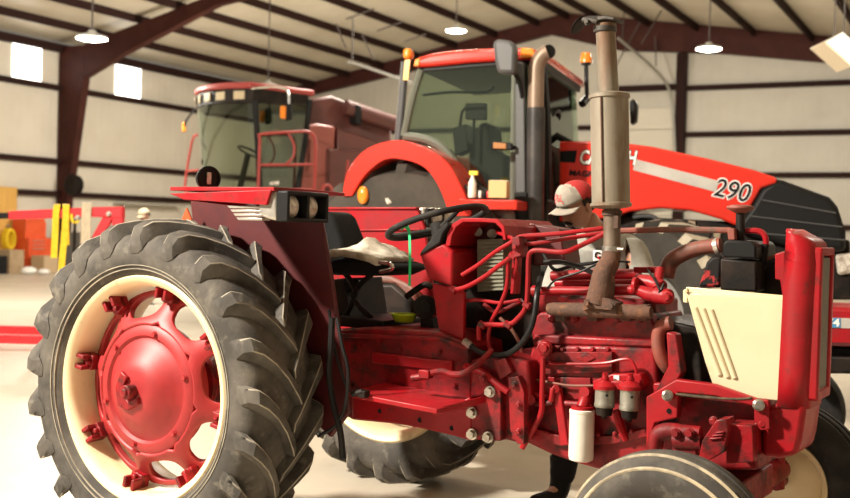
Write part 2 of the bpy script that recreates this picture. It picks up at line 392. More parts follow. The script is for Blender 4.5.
def rear_wheel_parts(root, c, far=False):
    m = alongY((0, 0, 0))
    bm = NB()
    # wheel disc with eight openings
    NSEC, K = 8, 28
    ri, ro = .283, .435
    def pol(r, a, h): return m @ V((r * math.cos(a), r * math.sin(a), h))
    for sct in range(NSEC):
        a0 = sct * 2 * math.pi / NSEC + .2; hw = math.pi / NSEC
        O, I = [], []
        for q in range(K):
            t = 2 * math.pi * q / K; cx, sy = math.cos(t), math.sin(t); s_ = max(abs(cx), abs(sy))
            a, rr = a0 + hw * cx / s_, (ri + ro) / 2 + (ro - ri) / 2 * sy / s_
            O.append(bm.verts.new(pol(rr, a, -.135 + .10 * (ro - rr) / (ro - ri))))
            e = 2 / 2.6
            ax_ = math.copysign(abs(cx) ** e, cx); ay_ = math.copysign(abs(sy) ** e, sy)
            r2 = .362 + .050 * ay_
            I.append(bm.verts.new(pol(r2, a0 + hw * (.70 + .08 * ay_) * ax_, -.135 + .10 * (ro - r2) / (ro - ri) - .008)))
        for q in range(K): bm.faces.new((O[q], O[(q + 1) % K], I[(q + 1) % K], I[q]))
    bmesh.ops.remove_doubles(bm, verts=bm.verts[:], dist=.0008)
    w = obj('rear_wheel', bm, hubm, root, mods=(('SOLIDIFY', {'thickness': .03, 'offset': 0}), ('BEVEL', {'width': .006, 'segments': 2, 'limit_method': 'ANGLE'})))
    w.location = c
    bm = lathe(NB(), [(.0, -.13), (.280, -.13), (.292, -.06), (.286, -.035), (.268, -.022), (.240, -.020), (.228, -.032), (.216, -.028), (.190, -.010), (.150, .018), (.120, .038), (.085, .048), (.0, .050)], m, 56)
    for q in range(6):
        a = q * math.pi / 3 + .3; bolt(bm, pol(.254, a, -.022), .011, .014)
    obj('hub', bm, hubm, w)
    bm = NB(); cyl(bm, (0, -.04, 0), (0, -.095, 0), .032, n=20); cyl(bm, (0, -.09, 0), (0, -.105, 0), .018, n=14)
    prism(bm, [V((-.075, -.044, -.07)), V((-.02, -.044, -.085)), V((.05, -.044, -.05)), V((.045, -.044, -.02)), V((-.01, -.044, -.045)), V((-.055, -.044, .0)), V((-.02, -.044, .06)), V((-.06, -.044, .085)), V((-.095, -.044, .01))], (0, -.022, 0))
    obj('axle_clamp', bm, redc, w, bevel=.005)
    bm = lathe(NB(), [(.474, .004), (.500, .014), (.512, .004), (.508, -.02), (.488, -.035), (.486, -.31), (.508, -.335), (.512, -.352), (.500, -.362), (.474, -.352), (.462, -.325), (.452, -.30), (.448, -.20), (.456, -.10), (.460, -.03)], m, 96, closed=True)
    obj('rim', bm, cream, w, sm=50)
    for q in range(8):
        a = q * math.pi / 4 + .585
        rot = Matrix.Rotation(-a, 4, 'Y')
        bm = NB()
        box(bm, rot @ V((.432, -.075 + .16, 0)), (.07, .05, .07), rot)
        box(bm, rot @ V((.437, -.075 + .125, .026)), (.05, .07, .018), rot)
        box(bm, rot @ V((.437, -.075 + .125, -.026)), (.05, .07, .018), rot)
        bolt(bm, rot @ V((.412, .07, 0)), .014, .03)
        obj('rim_clamp', bm, redc, w, bevel=.004)
    bm = lathe(NB(), [(.500, -.005), (.520, .022), (.545, .036), (.585, .046), (.625, .044), (.655, .030), (.685, .0), (.702, -.05), (.712, -.11), (.714, -.17), (.712, -.23), (.702, -.29), (.685, -.34), (.655, -.37), (.625, -.384), (.585, -.386), (.545, -.376), (.520, -.362), (.500, -.335), (.495, -.17)], m, 120, closed=True)
    # rim guard ribs
    for rr, hh in ((.535, .032), (.552, .039)):
        lathe(bm, [(rr - .004, hh), (rr, hh + .006), (rr + .004, hh), (rr, hh - .006)], m, 96, closed=True)
    ST = [(.047, .600, .628, .02, .018), (.048, .622, .676, .0, .030), (.036, .650, .722, -.01, .034), (.010, .675, .746, -.045, .031), (-.045, .694, .754, -.11, .027), (-.105, .704, .758, -.20, .025), (-.165, .706, .760, -.31, .025), (-.190, .706, .757, -.36, .022)]
    NL = 21
    for side in (0, 1):
        for q in range(NL):
            th = 2 * math.pi * (q + .5 * side) / NL + .07
            prev = None
            for h, rb, rt, dth, hw in ST:
                hh = h if side == 0 else -.34 - h
                vs = []
                for r_, w_ in ((rb, hw * 1.45), (rt, hw), (rt, -hw * .8), (rb, -hw * 1.25)):
                    vs.append(bm.verts.new(m @ V((r_ * math.cos(th + dth + w_ / r_), r_ * math.sin(th + dth + w_ / r_), hh + (.006 if r_ == rt and h > .03 and side == 0 else 0)))))
                if prev:
                    for j in range(3): bm.faces.new((prev[j], prev[j + 1], vs[j + 1], vs[j]))
                    bm.faces.new((prev[3], prev[0], vs[0], vs[3]))
                else: bm.faces.new(vs)
                prev = vs
            bm.faces.new(prev)
    t_o = obj('tire', bm, [rubber, lugm], w, sm=32, bevel=.006); t_o.modifiers[0].material = 1; t_o.modifiers[0].segments = 1; t_o.modifiers[0].angle_limit = R(50)
    return w
rw = rear_wheel_parts(tr, V((0, -.93, HZ)))
fw = copy_tree(rw, tr); fw.location = (0, 1.30, HZ); fw.rotation_euler = (0, 0, math.pi)

# rear axle and transmission
bm = NB(); cyl(bm, (0, -.80, HZ), (0, 1.2, HZ), .06, n=24)
cyl(bm, (0, -.62, HZ), (0, -.2, HZ), .12, .16, n=24); cyl(bm, (0, .62, HZ), (0, .2, HZ), .12, .16, n=24)
cyl(bm, (0, -.64, HZ), (0, -.61, HZ), .16, n=24); cyl(bm, (0, .64, HZ), (0, .61, HZ), .16, n=24)
obj('rear_axle', bm, redc, tr, bevel=.006)
bm = NB(); slab(bm, T, [(326, 330), (372, 327), (440, 332), (470, 345), (472, 396), (470, 441), (440, 432), (395, 424), (352, 420), (318, 402)], -.27, .27)
obj('transmission_housing', bm, redc, tr, bevel=.012)
bm = NB(); slab(bm, T, [(372, 352), (428, 359), (452, 361), (452, 372), (372, 363)], -.285, -.27)
obj('side_cover', bm, red, tr, bevel=.004)
bm = NB()
slab(bm, T, [(352, 396), (436, 411), (470, 397), (472, 441), (446, 434), (396, 423), (352, 419)], -.335, -.26)
obj('frame_rail', bm, red, tr, bevel=.006)
for px, py in ((360, 345), (400, 349), (440, 352), (455, 385), (420, 390), (380, 340), (352, 385)):
    bm = NB(); bolt(bm, P(px, py, -.27), .010, .014); obj('bolt', bm, redc, tr)
bm = NB(); slab(bm, T, [(330, 333), (440, 337), (468, 347), (468, 351), (438, 341), (330, 337)], -.283, -.27); obj('housing_flange', bm, redc, tr, bevel=.004)
for px, py in ((420, 420), (452, 428), (380, 411)):
    bm = NB(); cyl(bm, P(px, py, -.335), P(px, py, -.338), .011, n=14); obj('rail_hole', bm, blackp, tr)
# foot platform
bm = NB()
a, b_, c_, d_ = P(349, 392, -.56), P(437, 409, -.56), P(437, 409, -.56) + V((.06, .30, .01)), P(349, 392, -.56) + V((-.02, .30, .01))
prism(bm, [a, b_, c_, d_], (0, 0, -.022))
prism(bm, [b_ + V((-.02, 0, .0)), b_ + V((.13, .30, .05)), b_ + V((.13, .33, .05)), b_ + V((.0, .33, .0))], (0, 0, -.03))
obj('foot_platform', bm, red, tr, bevel=.004)
bm = NB(); tube(bm, [P(426, 374, -.42), P(442, 371, -.42), P(452, 374, -.42), P(464, 373, -.42), P(480, 362, -.36), P(492, 350, -.3)], .013, n=10, k=3)
box(bm, P(426, 374, -.42), (.05, .04, .035)); tube(bm, [P(412, 378, -.42), P(428, 376, -.42)], .016, n=8, k=1)
obj('brake_pedal', bm, redc, tr, bevel=.003)
bm = NB(); tube(bm, [P(352, 394, -.58), P(362, 392, -.58), P(366, 393, -.56)], .014, n=8, k=1); box(bm, P(364, 394, -.57), (.035, .04, .03))
obj('step_bracket', bm, blackg, tr, bevel=.003)

# fenders with headlamps
def fender():
    p = NB()
    YI = -.525
    zt = P(270, 191, -1.04).z
    x0, x1 = P(170, 194, -1.04).x, P(270, 191, -1.04).x
    # inner upright plate, pressed from one sheet
    plate = [P(190, 199, YI), P(316, 205, YI), P(322, 222, YI), P(332, 280, YI), P(350, 412, YI), P(330, 438, YI), P(312, 420, YI), P(302, 360, YI), P(276, 312, YI), P(236, 280, YI), P(196, 272, YI)]
    prism(p, plate, (0, .022, 0))
    plate_o = obj('fender', p, darkred, tr, bevel=.008)  # darker paint stands in for shade below the fender top
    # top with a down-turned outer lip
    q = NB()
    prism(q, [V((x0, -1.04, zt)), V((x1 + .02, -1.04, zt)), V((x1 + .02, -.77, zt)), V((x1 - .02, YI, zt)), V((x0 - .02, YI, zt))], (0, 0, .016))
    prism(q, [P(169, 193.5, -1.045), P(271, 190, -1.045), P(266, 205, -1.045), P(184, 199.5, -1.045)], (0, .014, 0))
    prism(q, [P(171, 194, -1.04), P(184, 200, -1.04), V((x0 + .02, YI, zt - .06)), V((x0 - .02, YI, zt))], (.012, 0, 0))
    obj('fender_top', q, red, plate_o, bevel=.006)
    # rib panel behind the headlamp and pressed strips
    r_ = NB()
    for i in range(4):
        y_ = 205.5 + i * 4.0; xs = 227 + i * 3
        prism(r_, [P(xs, y_, -1.03), P(262, y_ + .5, -1.03), P(262, y_ + 3, -1.03), P(xs + 2, y_ + 2.6, -1.03)], (0, .05, 0))
    obj('headlamp_side_grille', r_, silver, plate_o, bevel=.002)
    # lamp housing: faces forward
    hx = P(276, 200, -1.03).x
    h0, h1 = P(276, 191, -1.03).z, P(276, 221, -1.03).z
    b = NB()
    prism(b, [P(258, 190, -1.03), P(276, 190.5, -1.03), P(277, 221, -1.03), P(270, 220, -1.03), P(258, 216, -1.03)], (0, .262, 0))
    hb = obj('headlamp_housing', b, silver, tr, bevel=.012)
    b = NB()
    y0, y1 = -1.022, -.776
    box(b, (hx + .008, (y0 + y1) / 2, (h0 + h1) / 2), (.012, .25, h0 - h1 - .012))
    for zz in (h0 - .006, h1 + .006): box(b, (hx + .03, (y0 + y1) / 2, zz), (.06, .26, .016))
    for yy in (y0, y1, (y0 + y1) / 2): box(b, (hx + .03, yy, (h0 + h1) / 2), (.06, .016, h0 - h1))
    obj('headlamp_bezel', b, blackp, hb, bevel=.005)
    for yy in (y0 + .063, y1 - .063):
        mm = Matrix.Translation((hx + .012, yy, (h0 + h1) / 2)) @ Matrix.Rotation(R(90), 4, 'Y')
        obj('headlamp_lens', lathe(NB(), [(.042, 0), (.044, .010), (.038, .016), (.025, .024), (0, .027)], mm, 28), lensm, hb)
    return plate_o
fen = fender()
# far fender
bm = NB(); slab(bm, T, [(312, 207), (416, 207), (424, 226), (434, 300), (430, 332), (312, 332)], .54, .565)
ffen = obj('fender', bm, red, tr, bevel=.006)
bm = NB(); slab(bm, T, [(312, 207), (416, 207), (416, 209.5), (312, 209.5)], .53, 1.02); slab(bm, T, [(322, 229.5), (420, 228.5), (420, 230.5), (322, 231.5)], .53, .55); obj('fender_top', bm, red, ffen, bevel=.004)
bm = NB(); slab(bm, T, [(416, 207), (424, 208), (425, 227), (418, 226)], .56, .84); hb2 = obj('headlamp_housing', bm, silver, tr, bevel=.01)
xh = P(424.5, 217, .56).x; zh = P(424.5, 217.5, .56).z
bm = NB(); box(bm, (xh + .01, .70, zh), (.02, .27, .10)); obj('headlamp_bezel', bm, blackp, hb2, bevel=.004)
for yy in (.635, .765): obj('headlamp_lens', lathe(NB(), [(.045, 0), (.047, .012), (.03, .026), (0, .030)], Matrix.Translation((xh + .02, yy, zh)) @ Matrix.Rotation(R(90), 4, 'Y'), 24), lensm, hb2)
# round work lamp standing on the near fender
bm = NB(); c = P(208, 178.5, -.9)
dd_ = (T.c - c); dd_.z = 0; dd_ = Matrix.Rotation(R(22), 3, 'Z') @ dd_
mm = Matrix.Translation(c) @ basis(dd_).to_4x4()
lathe(bm, [(0, -.05), (.03, -.05), (.045, -.03), (.053, 0), (.053, .012), (.045, .014), (.043, .006), (0, .004)], mm, 32)
cyl(bm, c + V((.0, .02, -.04)), c + V((0, .02, -.10)), .012, n=10)
wl = obj('work_lamp', bm, blackp, tr)
bm = NB(); box(bm, mm @ V((0, .0, .012)), (.020, .052, .01), mm.to_3x3()); obj('lamp_lens', bm, lensm, wl, bevel=.004)
# slow-vehicle triangle at the rear
bm = NB(); prism(bm, [P(181, 221, -.60), P(192, 221, -.60), P(186.5, 208, -.60)], (0, .008, 0)); obj('warning_triangle', bm, orange, tr)

# seat
bm = NB(); slab(bm, T, [(318, 212), (327, 211), (333, 217), (342, 240), (346, 262), (316, 262)], -.06, .14)
so = obj('seat', bm, seatv, tr, bevel=.02)
bm = NB(); slab(bm, T, [(322, 262), (352, 258), (378, 262), (388, 265), (390, 270), (376, 276), (330, 275)], -.22, .1)
obj('seat_base', bm, seatv, so, bevel=.012)
bm = NB(); tube(bm, [P(376, 262, -.235), P(390, 264, -.235), P(392, 269, -.235), P(380, 272, -.235)], .010, n=8, k=3); obj('seat_edge_trim', bm, chrome, so)
bm = NB()
n_ = 14
g = [[None] * n_ for _ in range(n_)]
pa, pb = P(322, 254, -.25), P(377, 260, -.25)
random.seed(3)
for i in range(n_):
    for j in range(n_):
        u, v = i / (n_ - 1), j / (n_ - 1)
        p = pa.lerp(pb, u) + V((0, v * .30, 0)); hgt = .055 * math.sin(math.pi * min(1, u * .9 + .1)) * (.4 + .6 * v) + .012 * random.random()
        hgt += .045 * math.exp(-((u - .45) ** 2 + (v - .6) ** 2) / .03)
        g[i][j] = bm.verts.new(p + V((.01 * random.random(), 0, hgt * (1 if 0 < i < n_ - 1 else .5))))
for i in range(n_ - 1):
    for j in range(n_ - 1): bm.faces.new((g[i][j], g[i + 1][j], g[i + 1][j + 1], g[i][j + 1]))
obj('torn_cushion', bm, foam, so, sm=60, mods=(('SOLIDIFY', {'thickness': .03, 'offset': -1}),))
bm = NB(); tube(bm, [P(342, 270, -.12), P(356, 292, -.12), P(344, 318, -.12)], .014, n=8, k=2); tube(bm, [P(372, 274, -.12), P(352, 296, -.12), P(372, 318, -.12)], .014, n=8, k=2)
slab(bm, T, [(334, 316), (384, 321), (384, 330), (334, 326)], -.2, .2); cyl(bm, P(352, 285, -.1), P(352, 285, .1), .035, n=16)
slab(bm, T, [(330, 280), (344, 278), (350, 320), (330, 320)], -.12, .2)
obj('seat_suspension', bm, blackg, so, bevel=.004)
# hooped guard inside the far fender
bm = NB()
for s in range(4):
    tube(bm, [P(366 + 3 * s, 280, .50), P(392 + 2 * s, 279 + s, .50), P(410 + 3 * s, 296, .50), P(421 + 4 * s, 328, .50)], .016, n=8, k=5)
obj('fender_guard', bm, rustred, tr)
bm = NB(); slab(bm, T, [(345, 285), (392, 283), (412, 300), (418, 330), (350, 330)], .46, .62); obj('brake_housing', bm, blackg, tr, bevel=.02)
bm = NB(); cyl(bm, P(425, 307, .05), P(425, 307, -.12), .055, n=24); cyl(bm, P(425, 307, -.12), P(425, 307, -.14), .03, n=18); tube(bm, [P(406, 297, -.02), P(424, 285, -.02), P(432, 288, 0)], .016, n=8)
slab(bm, T, [(420, 318), (432, 318), (434, 332), (420, 331)], -.12, .1)
obj('hydraulic_valve', bm, blackg, tr, bevel=.004)

# steering pedestal and instrument cowl
bm = NB(); slab(bm, T, [(432, 283), (452, 287), (464, 293), (463, 359), (449, 357), (437.6, 325)], -.24, -.215)
ped = obj('steering_pedestal', bm, red, tr, bevel=.005)
bm = NB(); slab(bm, T, [(418.5, 252), (443, 243), (453, 252), (452, 287), (427, 278)], -.26, .24)
obj('pedestal_upper_panel', bm, red, ped, bevel=.012)
bm = NB(); slab(bm, T, [(421, 251), (438, 230), (446, 222), (449, 225), (443, 233), (440, 243), (419, 256)], -.27, .25)
obj('rubber_trim', bm, rubberd, ped, bevel=.006)
band = [(445, 246), (447, 234), (452, 224), (461, 218), (480, 218), (497, 219), (504, 226), (506, 240)]
inn = [(503, 240), (501, 229), (495, 223), (480, 222), (463, 222), (456, 227), (452, 235), (450, 246)]
bm = NB(); slab(bm, T, band + inn, -.25, .25); obj('instrument_cowl', bm, red, ped, bevel=.003)
bm = NB(); slab(bm, T, [(449, 245), (455, 227), (463, 220), (495, 221), (503, 229), (505, 245)], .0, .03); obj('instrument_panel', bm, darkred, ped, bevel=.003)
bm = NB(); cyl(bm, P(461, 231, -.02), P(469, 230.5, -.10), .016, n=14); cyl(bm, P(492, 234, -.02), P(492, 234, -.06), .022, n=16); cyl(bm, P(478, 232, -.02), P(478, 232, -.05), .02, n=16)
obj('gauge_sender', bm, aluf, ped)
bm = NB(); slab(bm, T, [(453, 246), (530, 246), (534, 345), (520, 372), (466, 360), (464, 293), (452, 288)], .02, .12); obj('firewall', bm, blackg, tr, bevel=.004)
bm = NB(); slab(bm, T, [(477, 239.5), (503, 238.5), (504, 290), (477, 292)], -.10, .02)
oc = obj('oil_cooler', bm, olive, tr, bevel=.003)
bm = NB()
for i in range(13):
    y_ = 242 + i * 3.9; slab(bm, T, [(478, y_), (503, y_ - .3), (503, y_ + 1.2), (478, y_ + 1.5)], -.108, -.10)
obj('cooler_fins', bm, M('dull_grey_green_fins', (.19, .19, .135), rough=.6), oc)
# steering wheel, its plane tips back towards the seat
a, b_ = P(397, 238, 0), P(479, 206.5, 0)
c = (a + b_) / 2; ex = (b_ - a).normalized(); ey = V((0, 1, 0)); ez = ex.cross(ey)
ms = Matrix((ex, ey, ez)).transposed().to_4x4(); ms.translation = c
rad = (b_ - a).length / 2
bm = NB(); tube(bm, [ms @ V((rad * math.cos(t * math.pi / 24), rad * math.sin(t * math.pi / 24), 0)) for t in range(48)], .0155, n=12, k=1, closed=True)
sw = obj('steering_wheel', bm, rubberd, tr)
bm = NB()
for t in (90, 210, 330): tube(bm, [ms @ V((0, 0, -.03)), ms @ V((rad * .5 * math.cos(R(t)), rad * .5 * math.sin(R(t)), -.02)), ms @ V((rad * math.cos(R(t)), rad * math.sin(R(t)), 0))], .011, n=8)
cyl(bm, ms @ V((0, 0, -.07)), ms @ V((0, 0, .0)), .04, .035)
obj('steering_spokes', bm, rubberd, sw)
bm = NB(); cyl(bm, ms @ V((0, 0, -.06)), ms @ V((.02, 0, -.30)), .028, n=16); obj('steering_column', bm, blackp, sw)

# hydraulic lines
def line(name, pts, r, m=red, k=4, n=9):
    return obj(name, tube(NB(), [P(*p) for p in pts], r, n=n, k=k), m, tr)
line('hydraulic_line', [(453, 290, -.26), (466, 287, -.26), (484, 277, -.26), (500, 265, -.26), (512, 256, -.26), (521, 246, -.26)], .0105)
line('hydraulic_line', [(462, 275, -.25), (478, 265, -.25), (495, 252, -.25), (510, 243, -.25), (515, 239, -.25)], .0095)
line('hydraulic_line', [(497, 232, -.18), (506, 236, -.22), (514, 241, -.26), (517, 262, -.26), (514, 278, -.22)], .0085)
line('hydraulic_line', [(515, 243, -.24), (517, 238.5, -.24), (524, 236, -.24), (560, 233.5, -.24), (603, 228, -.2)], .0095, k=3)
line('hydraulic_line', [(516, 245, -.23), (535, 243.5, -.23), (570, 238, -.2), (606, 232.5, -.16)], .009, k=3)
line('hydraulic_line', [(479, 340, -.28), (479, 327, -.28), (484, 324.5, -.28), (508, 324.5, -.28), (518, 318, -.28), (526, 306, -.28), (528, 280, -.28), (528.5, 260, -.28), (531, 252, -.28), (540, 250.5, -.28), (564, 252, -.28), (582, 245, -.24), (606, 233, -.2)], .0105)
line('hydraulic_line', [(508, 257, -.25), (507, 285, -.25), (500, 305, -.25), (491, 322, -.25), (488, 340, -.25), (491, 352, -.25)], .009)
line('hydraulic_line', [(465, 301, -.2), (480, 300, -.2), (500, 303, -.2), (520, 300, -.18)], .008)
line('hydraulic_line', [(500, 318, -.2), (512, 330, -.2), (520, 345, -.18), (524, 366, -.18)], .008, rustred)
line('hydraulic_line', [(484, 304, -.15), (496, 312, -.15), (512, 306, -.15), (522, 300, -.15)], .010, redc)
bm = NB(); slab(bm, T, [(511, 238), (519, 236), (521, 256), (513, 258)], -.29, -.22); slab(bm, T, [(512, 256), (518, 256), (516, 294), (510, 294)], -.22, -.18); bolt(bm, P(516, 247, -.29), .012, .02)
obj('line_clamp', bm, redc, tr, bevel=.003)
bm = NB()
for p in ((508, 325, -.28), (482, 325, -.28), (527, 305, -.28), (513, 256, -.26), (453, 290, -.26)):
    bm = NB(); cyl(bm, P(*p) + V((-.014, 0, .006)), P(*p) + V((.014, 0, -.006)), .016, n=6); obj('line_fitting', bm, redc, tr)
bm = tube(NB(), [P(*p) for p in ((469, 344, -.3), (478, 351, -.3), (492, 355, -.3), (507, 354, -.3), (520, 345, -.3), (530, 330, -.3), (535, 312, -.29), (537, 294, -.27), (540, 278, -.2))], .0125, n=10)
hs = obj('hydraulic_hose', bm, hose, tr)
bm = NB(); cyl(bm, P(464, 341, -.3), P(471, 346, -.3), .017, n=8); obj('hose_fitting', bm, steel, hs)
bm = tube(NB(), [P(*p) for p in ((332, 318, -.58), (331, 345, -.6), (329, 372, -.6), (333, 402, -.6), (340, 430, -.6), (343, 458, -.58))], .014, n=8); obj('hydraulic_hose', bm, hose, tr)
bm = tube(NB(), [P(*p) for p in ((337, 318, -.6), (342, 345, -.62), (348, 370, -.62), (346, 402, -.6), (336, 425, -.6), (318, 436, -.6))], .008, n=8); obj('hydraulic_hose', bm, hose, tr)
bm = tube(NB(), [P(*p) for p in ((329, 310, -.55), (335, 350, -.57), (345, 382, -.57), (350, 393, -.55))], .007, n=8); obj('hydraulic_hose', bm, hose, tr)
bm = tube(NB(), [P(*p) for p in ((541, 250, -.1), (548, 262, -.12), (556, 270, -.15), (572, 266, -.18), (600, 262, -.18))], .008, n=8); obj('wiring_harness', bm, hose, tr)
bm = tube(NB(), [P(*p) for p in ((548, 288, -.25), (556, 280, -.28), (580, 272, -.28), (604, 262, -.25), (630, 262, -.2))], .0045, n=8); obj('wiring_harness', bm, hose, tr)
bm = tube(NB(), [P(*p) for p in ((544, 262, -.2), (560, 262, -.22), (576, 266, -.22), (598, 275, -.2))], .010, n=8); obj('wiring_harness', bm, hose, tr)
# dark sheet between cowl and engine
bm = NB(); slab(bm, T, [(526, 223), (560, 229), (565, 264), (527, 266)], .05, .22); obj('heat_shield', bm, darkred, tr, bevel=.006)
bm = NB(); slab(bm, T, [(519, 232), (526, 223), (531, 224), (527, 232)], .02, .05); obj('shield_label', bm, decalw, tr)
# ---------------------------------------------------------------- engine
bm = NB()
slab(bm, T, [(532, 345), (600, 345), (655, 348), (658, 398), (655, 474), (600, 470), (575, 463), (552, 455), (520, 440), (505, 424), (500, 392), (528, 360)], -.20, .22)
eng = obj('engine_block', bm, redc, tr, bevel=.014)
bm = NB()
slab(bm, T, [(545, 352), (612, 352), (612, 372), (545, 374)], -.225, -.20)
slab(bm, T, [(543, 377), (590, 378), (592, 400), (543, 399)], -.215, -.20)
slab(bm, T, [(520, 424), (560, 436), (610, 436), (650, 428), (650, 436), (612, 444), (560, 446), (522, 432)], -.225, -.2)
for px in range(548, 612, 15): bolt(bm, P(px, 349.5, -.2), .009, .014)
for px in range(530, 650, 17): bolt(bm, P(px, 431 + (3 if 545 < px < 620 else 0), -.225), .008, .012)
prism(bm, [P(577, 358, -.225), P(586, 353, -.225), P(596, 358, -.225), P(586, 363, -.225)], (0, -.006, 0))
obj('tappet_cover', bm, redc, eng, bevel=.005)
bm = NB(); slab(bm, T, [(540, 312), (650, 314), (656, 330), (655, 349), (533, 346), (530, 322)], -.17, .2)
for px in range(552, 650, 22): cyl(bm, P(px, 318, -.17), P(px, 318, -.19), .02, n=12)
slab(bm, T, [(533, 334), (655, 340), (655, 348), (533, 344)], -.20, -.17)
obj('cylinder_head', bm, redc, eng, bevel=.010)
bm = NB(); slab(bm, T, [(535, 292), (655, 300), (655, 316), (535, 313)], -.08, .2)
obj('valve_cover', bm, redc, eng, bevel=.012)
bm = NB(); tube(bm, [P(533, 291, -.2), P(560, 290.5, -.2), (P(592, 291, -.2))], .018, n=14, k=1); cyl(bm, P(533, 291, -.2), P(537, 291, -.2), .024, n=14)
obj('coolant_pipe', bm, red, eng)
bm = NB(); tube(bm, [P(552, 276, -.02), P(600, 274, -.02), P(640, 274, -.02)], .022, n=14, k=1); tube(bm, [P(556, 283, .05), P(640, 283, .05)], .02, n=12, k=1); obj('intake_pipe', bm, red, eng)
bm = NB(); tube(bm, [P(612, 290, -.2), P(636, 290, -.2), P(648, 294, -.2), P(658, 296, -.2)], [.022, .022, .028, .03], n=14, k=3)
tube(bm, [P(636, 281, -.15), P(652, 283, -.16), P(662, 288, -.18)], .03, n=14, k=2)
cyl(bm, P(657, 295, -.2), P(670, 297, -.22), .036, .03, n=20); cyl(bm, P(634, 286, -.2), P(638, 286, -.2), .036, n=16)
bolt(bm, P(668, 297, -.25), .018, .03); cyl(bm, P(657, 289, -.2), P(660, 270, -.1), .02, n=12)
obj('thermostat_housing', bm, red, eng, bevel=.004)
bm = NB(); slab(bm, T, [(633, 267), (655, 267), (656, 273), (634, 273)], -.1, .06); bolt(bm, P(650, 270, -.1), .01, .015); obj('coil_bracket', bm, red, eng, bevel=.003)
bm = NB(); tube(bm, [P(660, 291, -.24), P(655, 280, -.2), P(648, 270, -.12)], .005, n=6); tube(bm, [P(664, 284, -.22), P(660, 292, -.235), P(655, 301, -.22), P(650, 296, -.2)], .006, n=6); obj('wiring_harness', bm, hose, eng)

# exhaust
bm = NB()
pts = [P(553, 309, -.25), P(600, 310.5, -.25), P(646, 312.5, -.25)]
tube(bm, [P(549, 309, -.25)] + pts + [P(651, 312.5, -.25)], [.018, .027, .030, .028, .018], n=16, k=2)
slab(bm, T, [(583, 311), (584, 300), (594, 297), (606, 298), (616, 303), (616, 314), (610, 310), (590, 308)], -.295, -.22)
for px, py in ((588, 303), (612, 306)): bolt(bm, P(px, py, -.295), .012, .02)
for px in (560, 592, 625, 641): slab(bm, T, [(px - 5, 305), (px + 5, 305), (px + 5, 321), (px - 5, 321)], -.23, -.17)
man = obj('exhaust_manifold', bm, rust, tr, bevel=.006)
bm = tube(NB(), [P(599, 303, -.25), P(602, 288, -.25), P(604, 273, -.25), P(610, 262, -.22), P(612, 250, -.2)], [.055, .052, .044, .040, .036], n=22, k=4); obj('exhaust_elbow', bm, rust, man)
YX = -.2
bm = NB(); cyl(bm, P(612, 254, YX), P(612, 203, YX), .034, n=28)
ex = obj('exhaust_pipe', bm, M('brown_heat_stained_pipe', (.14, .095, .065), (.20, .16, .12), scale=8, rough=.6, metal=.3), tr)
bm = NB(); py = 213
lathe(bm, [(.034, -.012), (.041, -.010), (.041, .010), (.034, .012)], Matrix.Translation(P(612, py, YX)), 28); box(bm, P(617, 222, YX - .03), (.02, .03, .05))
obj('pipe_clamp', bm, rust, ex)
bm = NB()
for py in (249,): lathe(bm, [(.034, -.012), (.041, -.010), (.041, .010), (.034, .012)], Matrix.Translation(P(612, py, YX)), 28)
cyl(bm, P(612, 249, YX) + V((.035, -.02, 0)), P(612, 249, YX) + V((.065, -.03, 0)), .008, n=8)
obj('pipe_clamp', bm, steel, ex)
axis_b, axis_t = P(611, 206, YX), P(609.3, 96, YX)
L_ = (axis_t - axis_b).length
mm = Matrix.Translation(axis_b) @ basis(axis_t - axis_b).to_4x4()
rr = (P(629, 150, YX) - P(590.8, 150, YX)).length / 2 * .965
bm = lathe(NB(), [(.034, -.012), (rr - .006, -.006), (rr + .004, .0), (rr + .004, .010), (rr - .003, .014), (rr - .003, L_ * .5), (rr - .003, L_ - .012), (rr + .003, L_ - .009), (rr + .003, L_ + .004), (rr - .008, L_ + .010), (.05, L_ + .014), (.0, L_ + .014)], mm, 56)
mf = obj('muffler', bm, muff, tr, sm=40)
bm = NB(); c0, c1 = V((-.015, -rr + .002, .02)), V((-.015, -rr + .002, L_ - .01)); so_ = (T.c - axis_b); so_.z = 0; so_ = Matrix.Rotation(R(-24), 3, 'Z') @ so_.normalized() * rr; tube(bm, [axis_b + so_ + V((0, 0, .015)), axis_t + so_ - V((0, 0, .012))], .004, n=8, k=1)
obj('muffler_seam', bm, rust, mf)
pt = P(605.2, 24, YX)
bm = NB(); cyl(bm, axis_t, pt, .0395, n=32); lathe(bm, [(.039, -.02), (.043, -.018), (.044, -.002), (.038, 0)], Matrix.Translation(pt) @ basis(pt - axis_t).to_4x4(), 32)
tp = obj('tail_pipe', bm, muff, tr)
bm = NB()
lathe(bm, [(.042, -.035), (.046, -.033), (.046, -.012), (.042, -.010)], Matrix.Translation(pt), 28)
slab(bm, T, [(597, 16.5), (606, 15.3), (614, 17), (613.5, 20), (604, 19), (597, 20.5)], -.25, -.15)
tube(bm, [P(598, 22, YX - .045), P(590, 20, YX - .045), P(583, 20, YX - .04)], .012, n=8, k=2); tube(bm, [P(598, 22, YX + .045), P(590, 20, YX + .045), P(583, 20, YX + .04)], .012, n=8, k=2)
bolt(bm, P(588, 22, YX - .045), .012, .02)
obj('rain_cap_clamp', bm, M('sooty_steel', (.07, .06, .05), (.03, .025, .02), scale=20, rough=.6, metal=.3), tp, bevel=.003)
bm = NB(); q = [P(600, 15.5, YX), P(589, 16.5, YX), P(583, 19, YX), P(573, 33.5, YX)]
N_ = 20
mcap = Matrix.Translation(P(579, 25.5, YX)) @ basis((P(573, 33.5, YX) - P(584, 18, YX)).cross(V((0, 1, 0)))).to_4x4()
lathe(bm, [(0, .004), (.038, .003), (.044, -.004), (.041, -.006), (.036, -.002), (0, -.001)], mcap, 28)
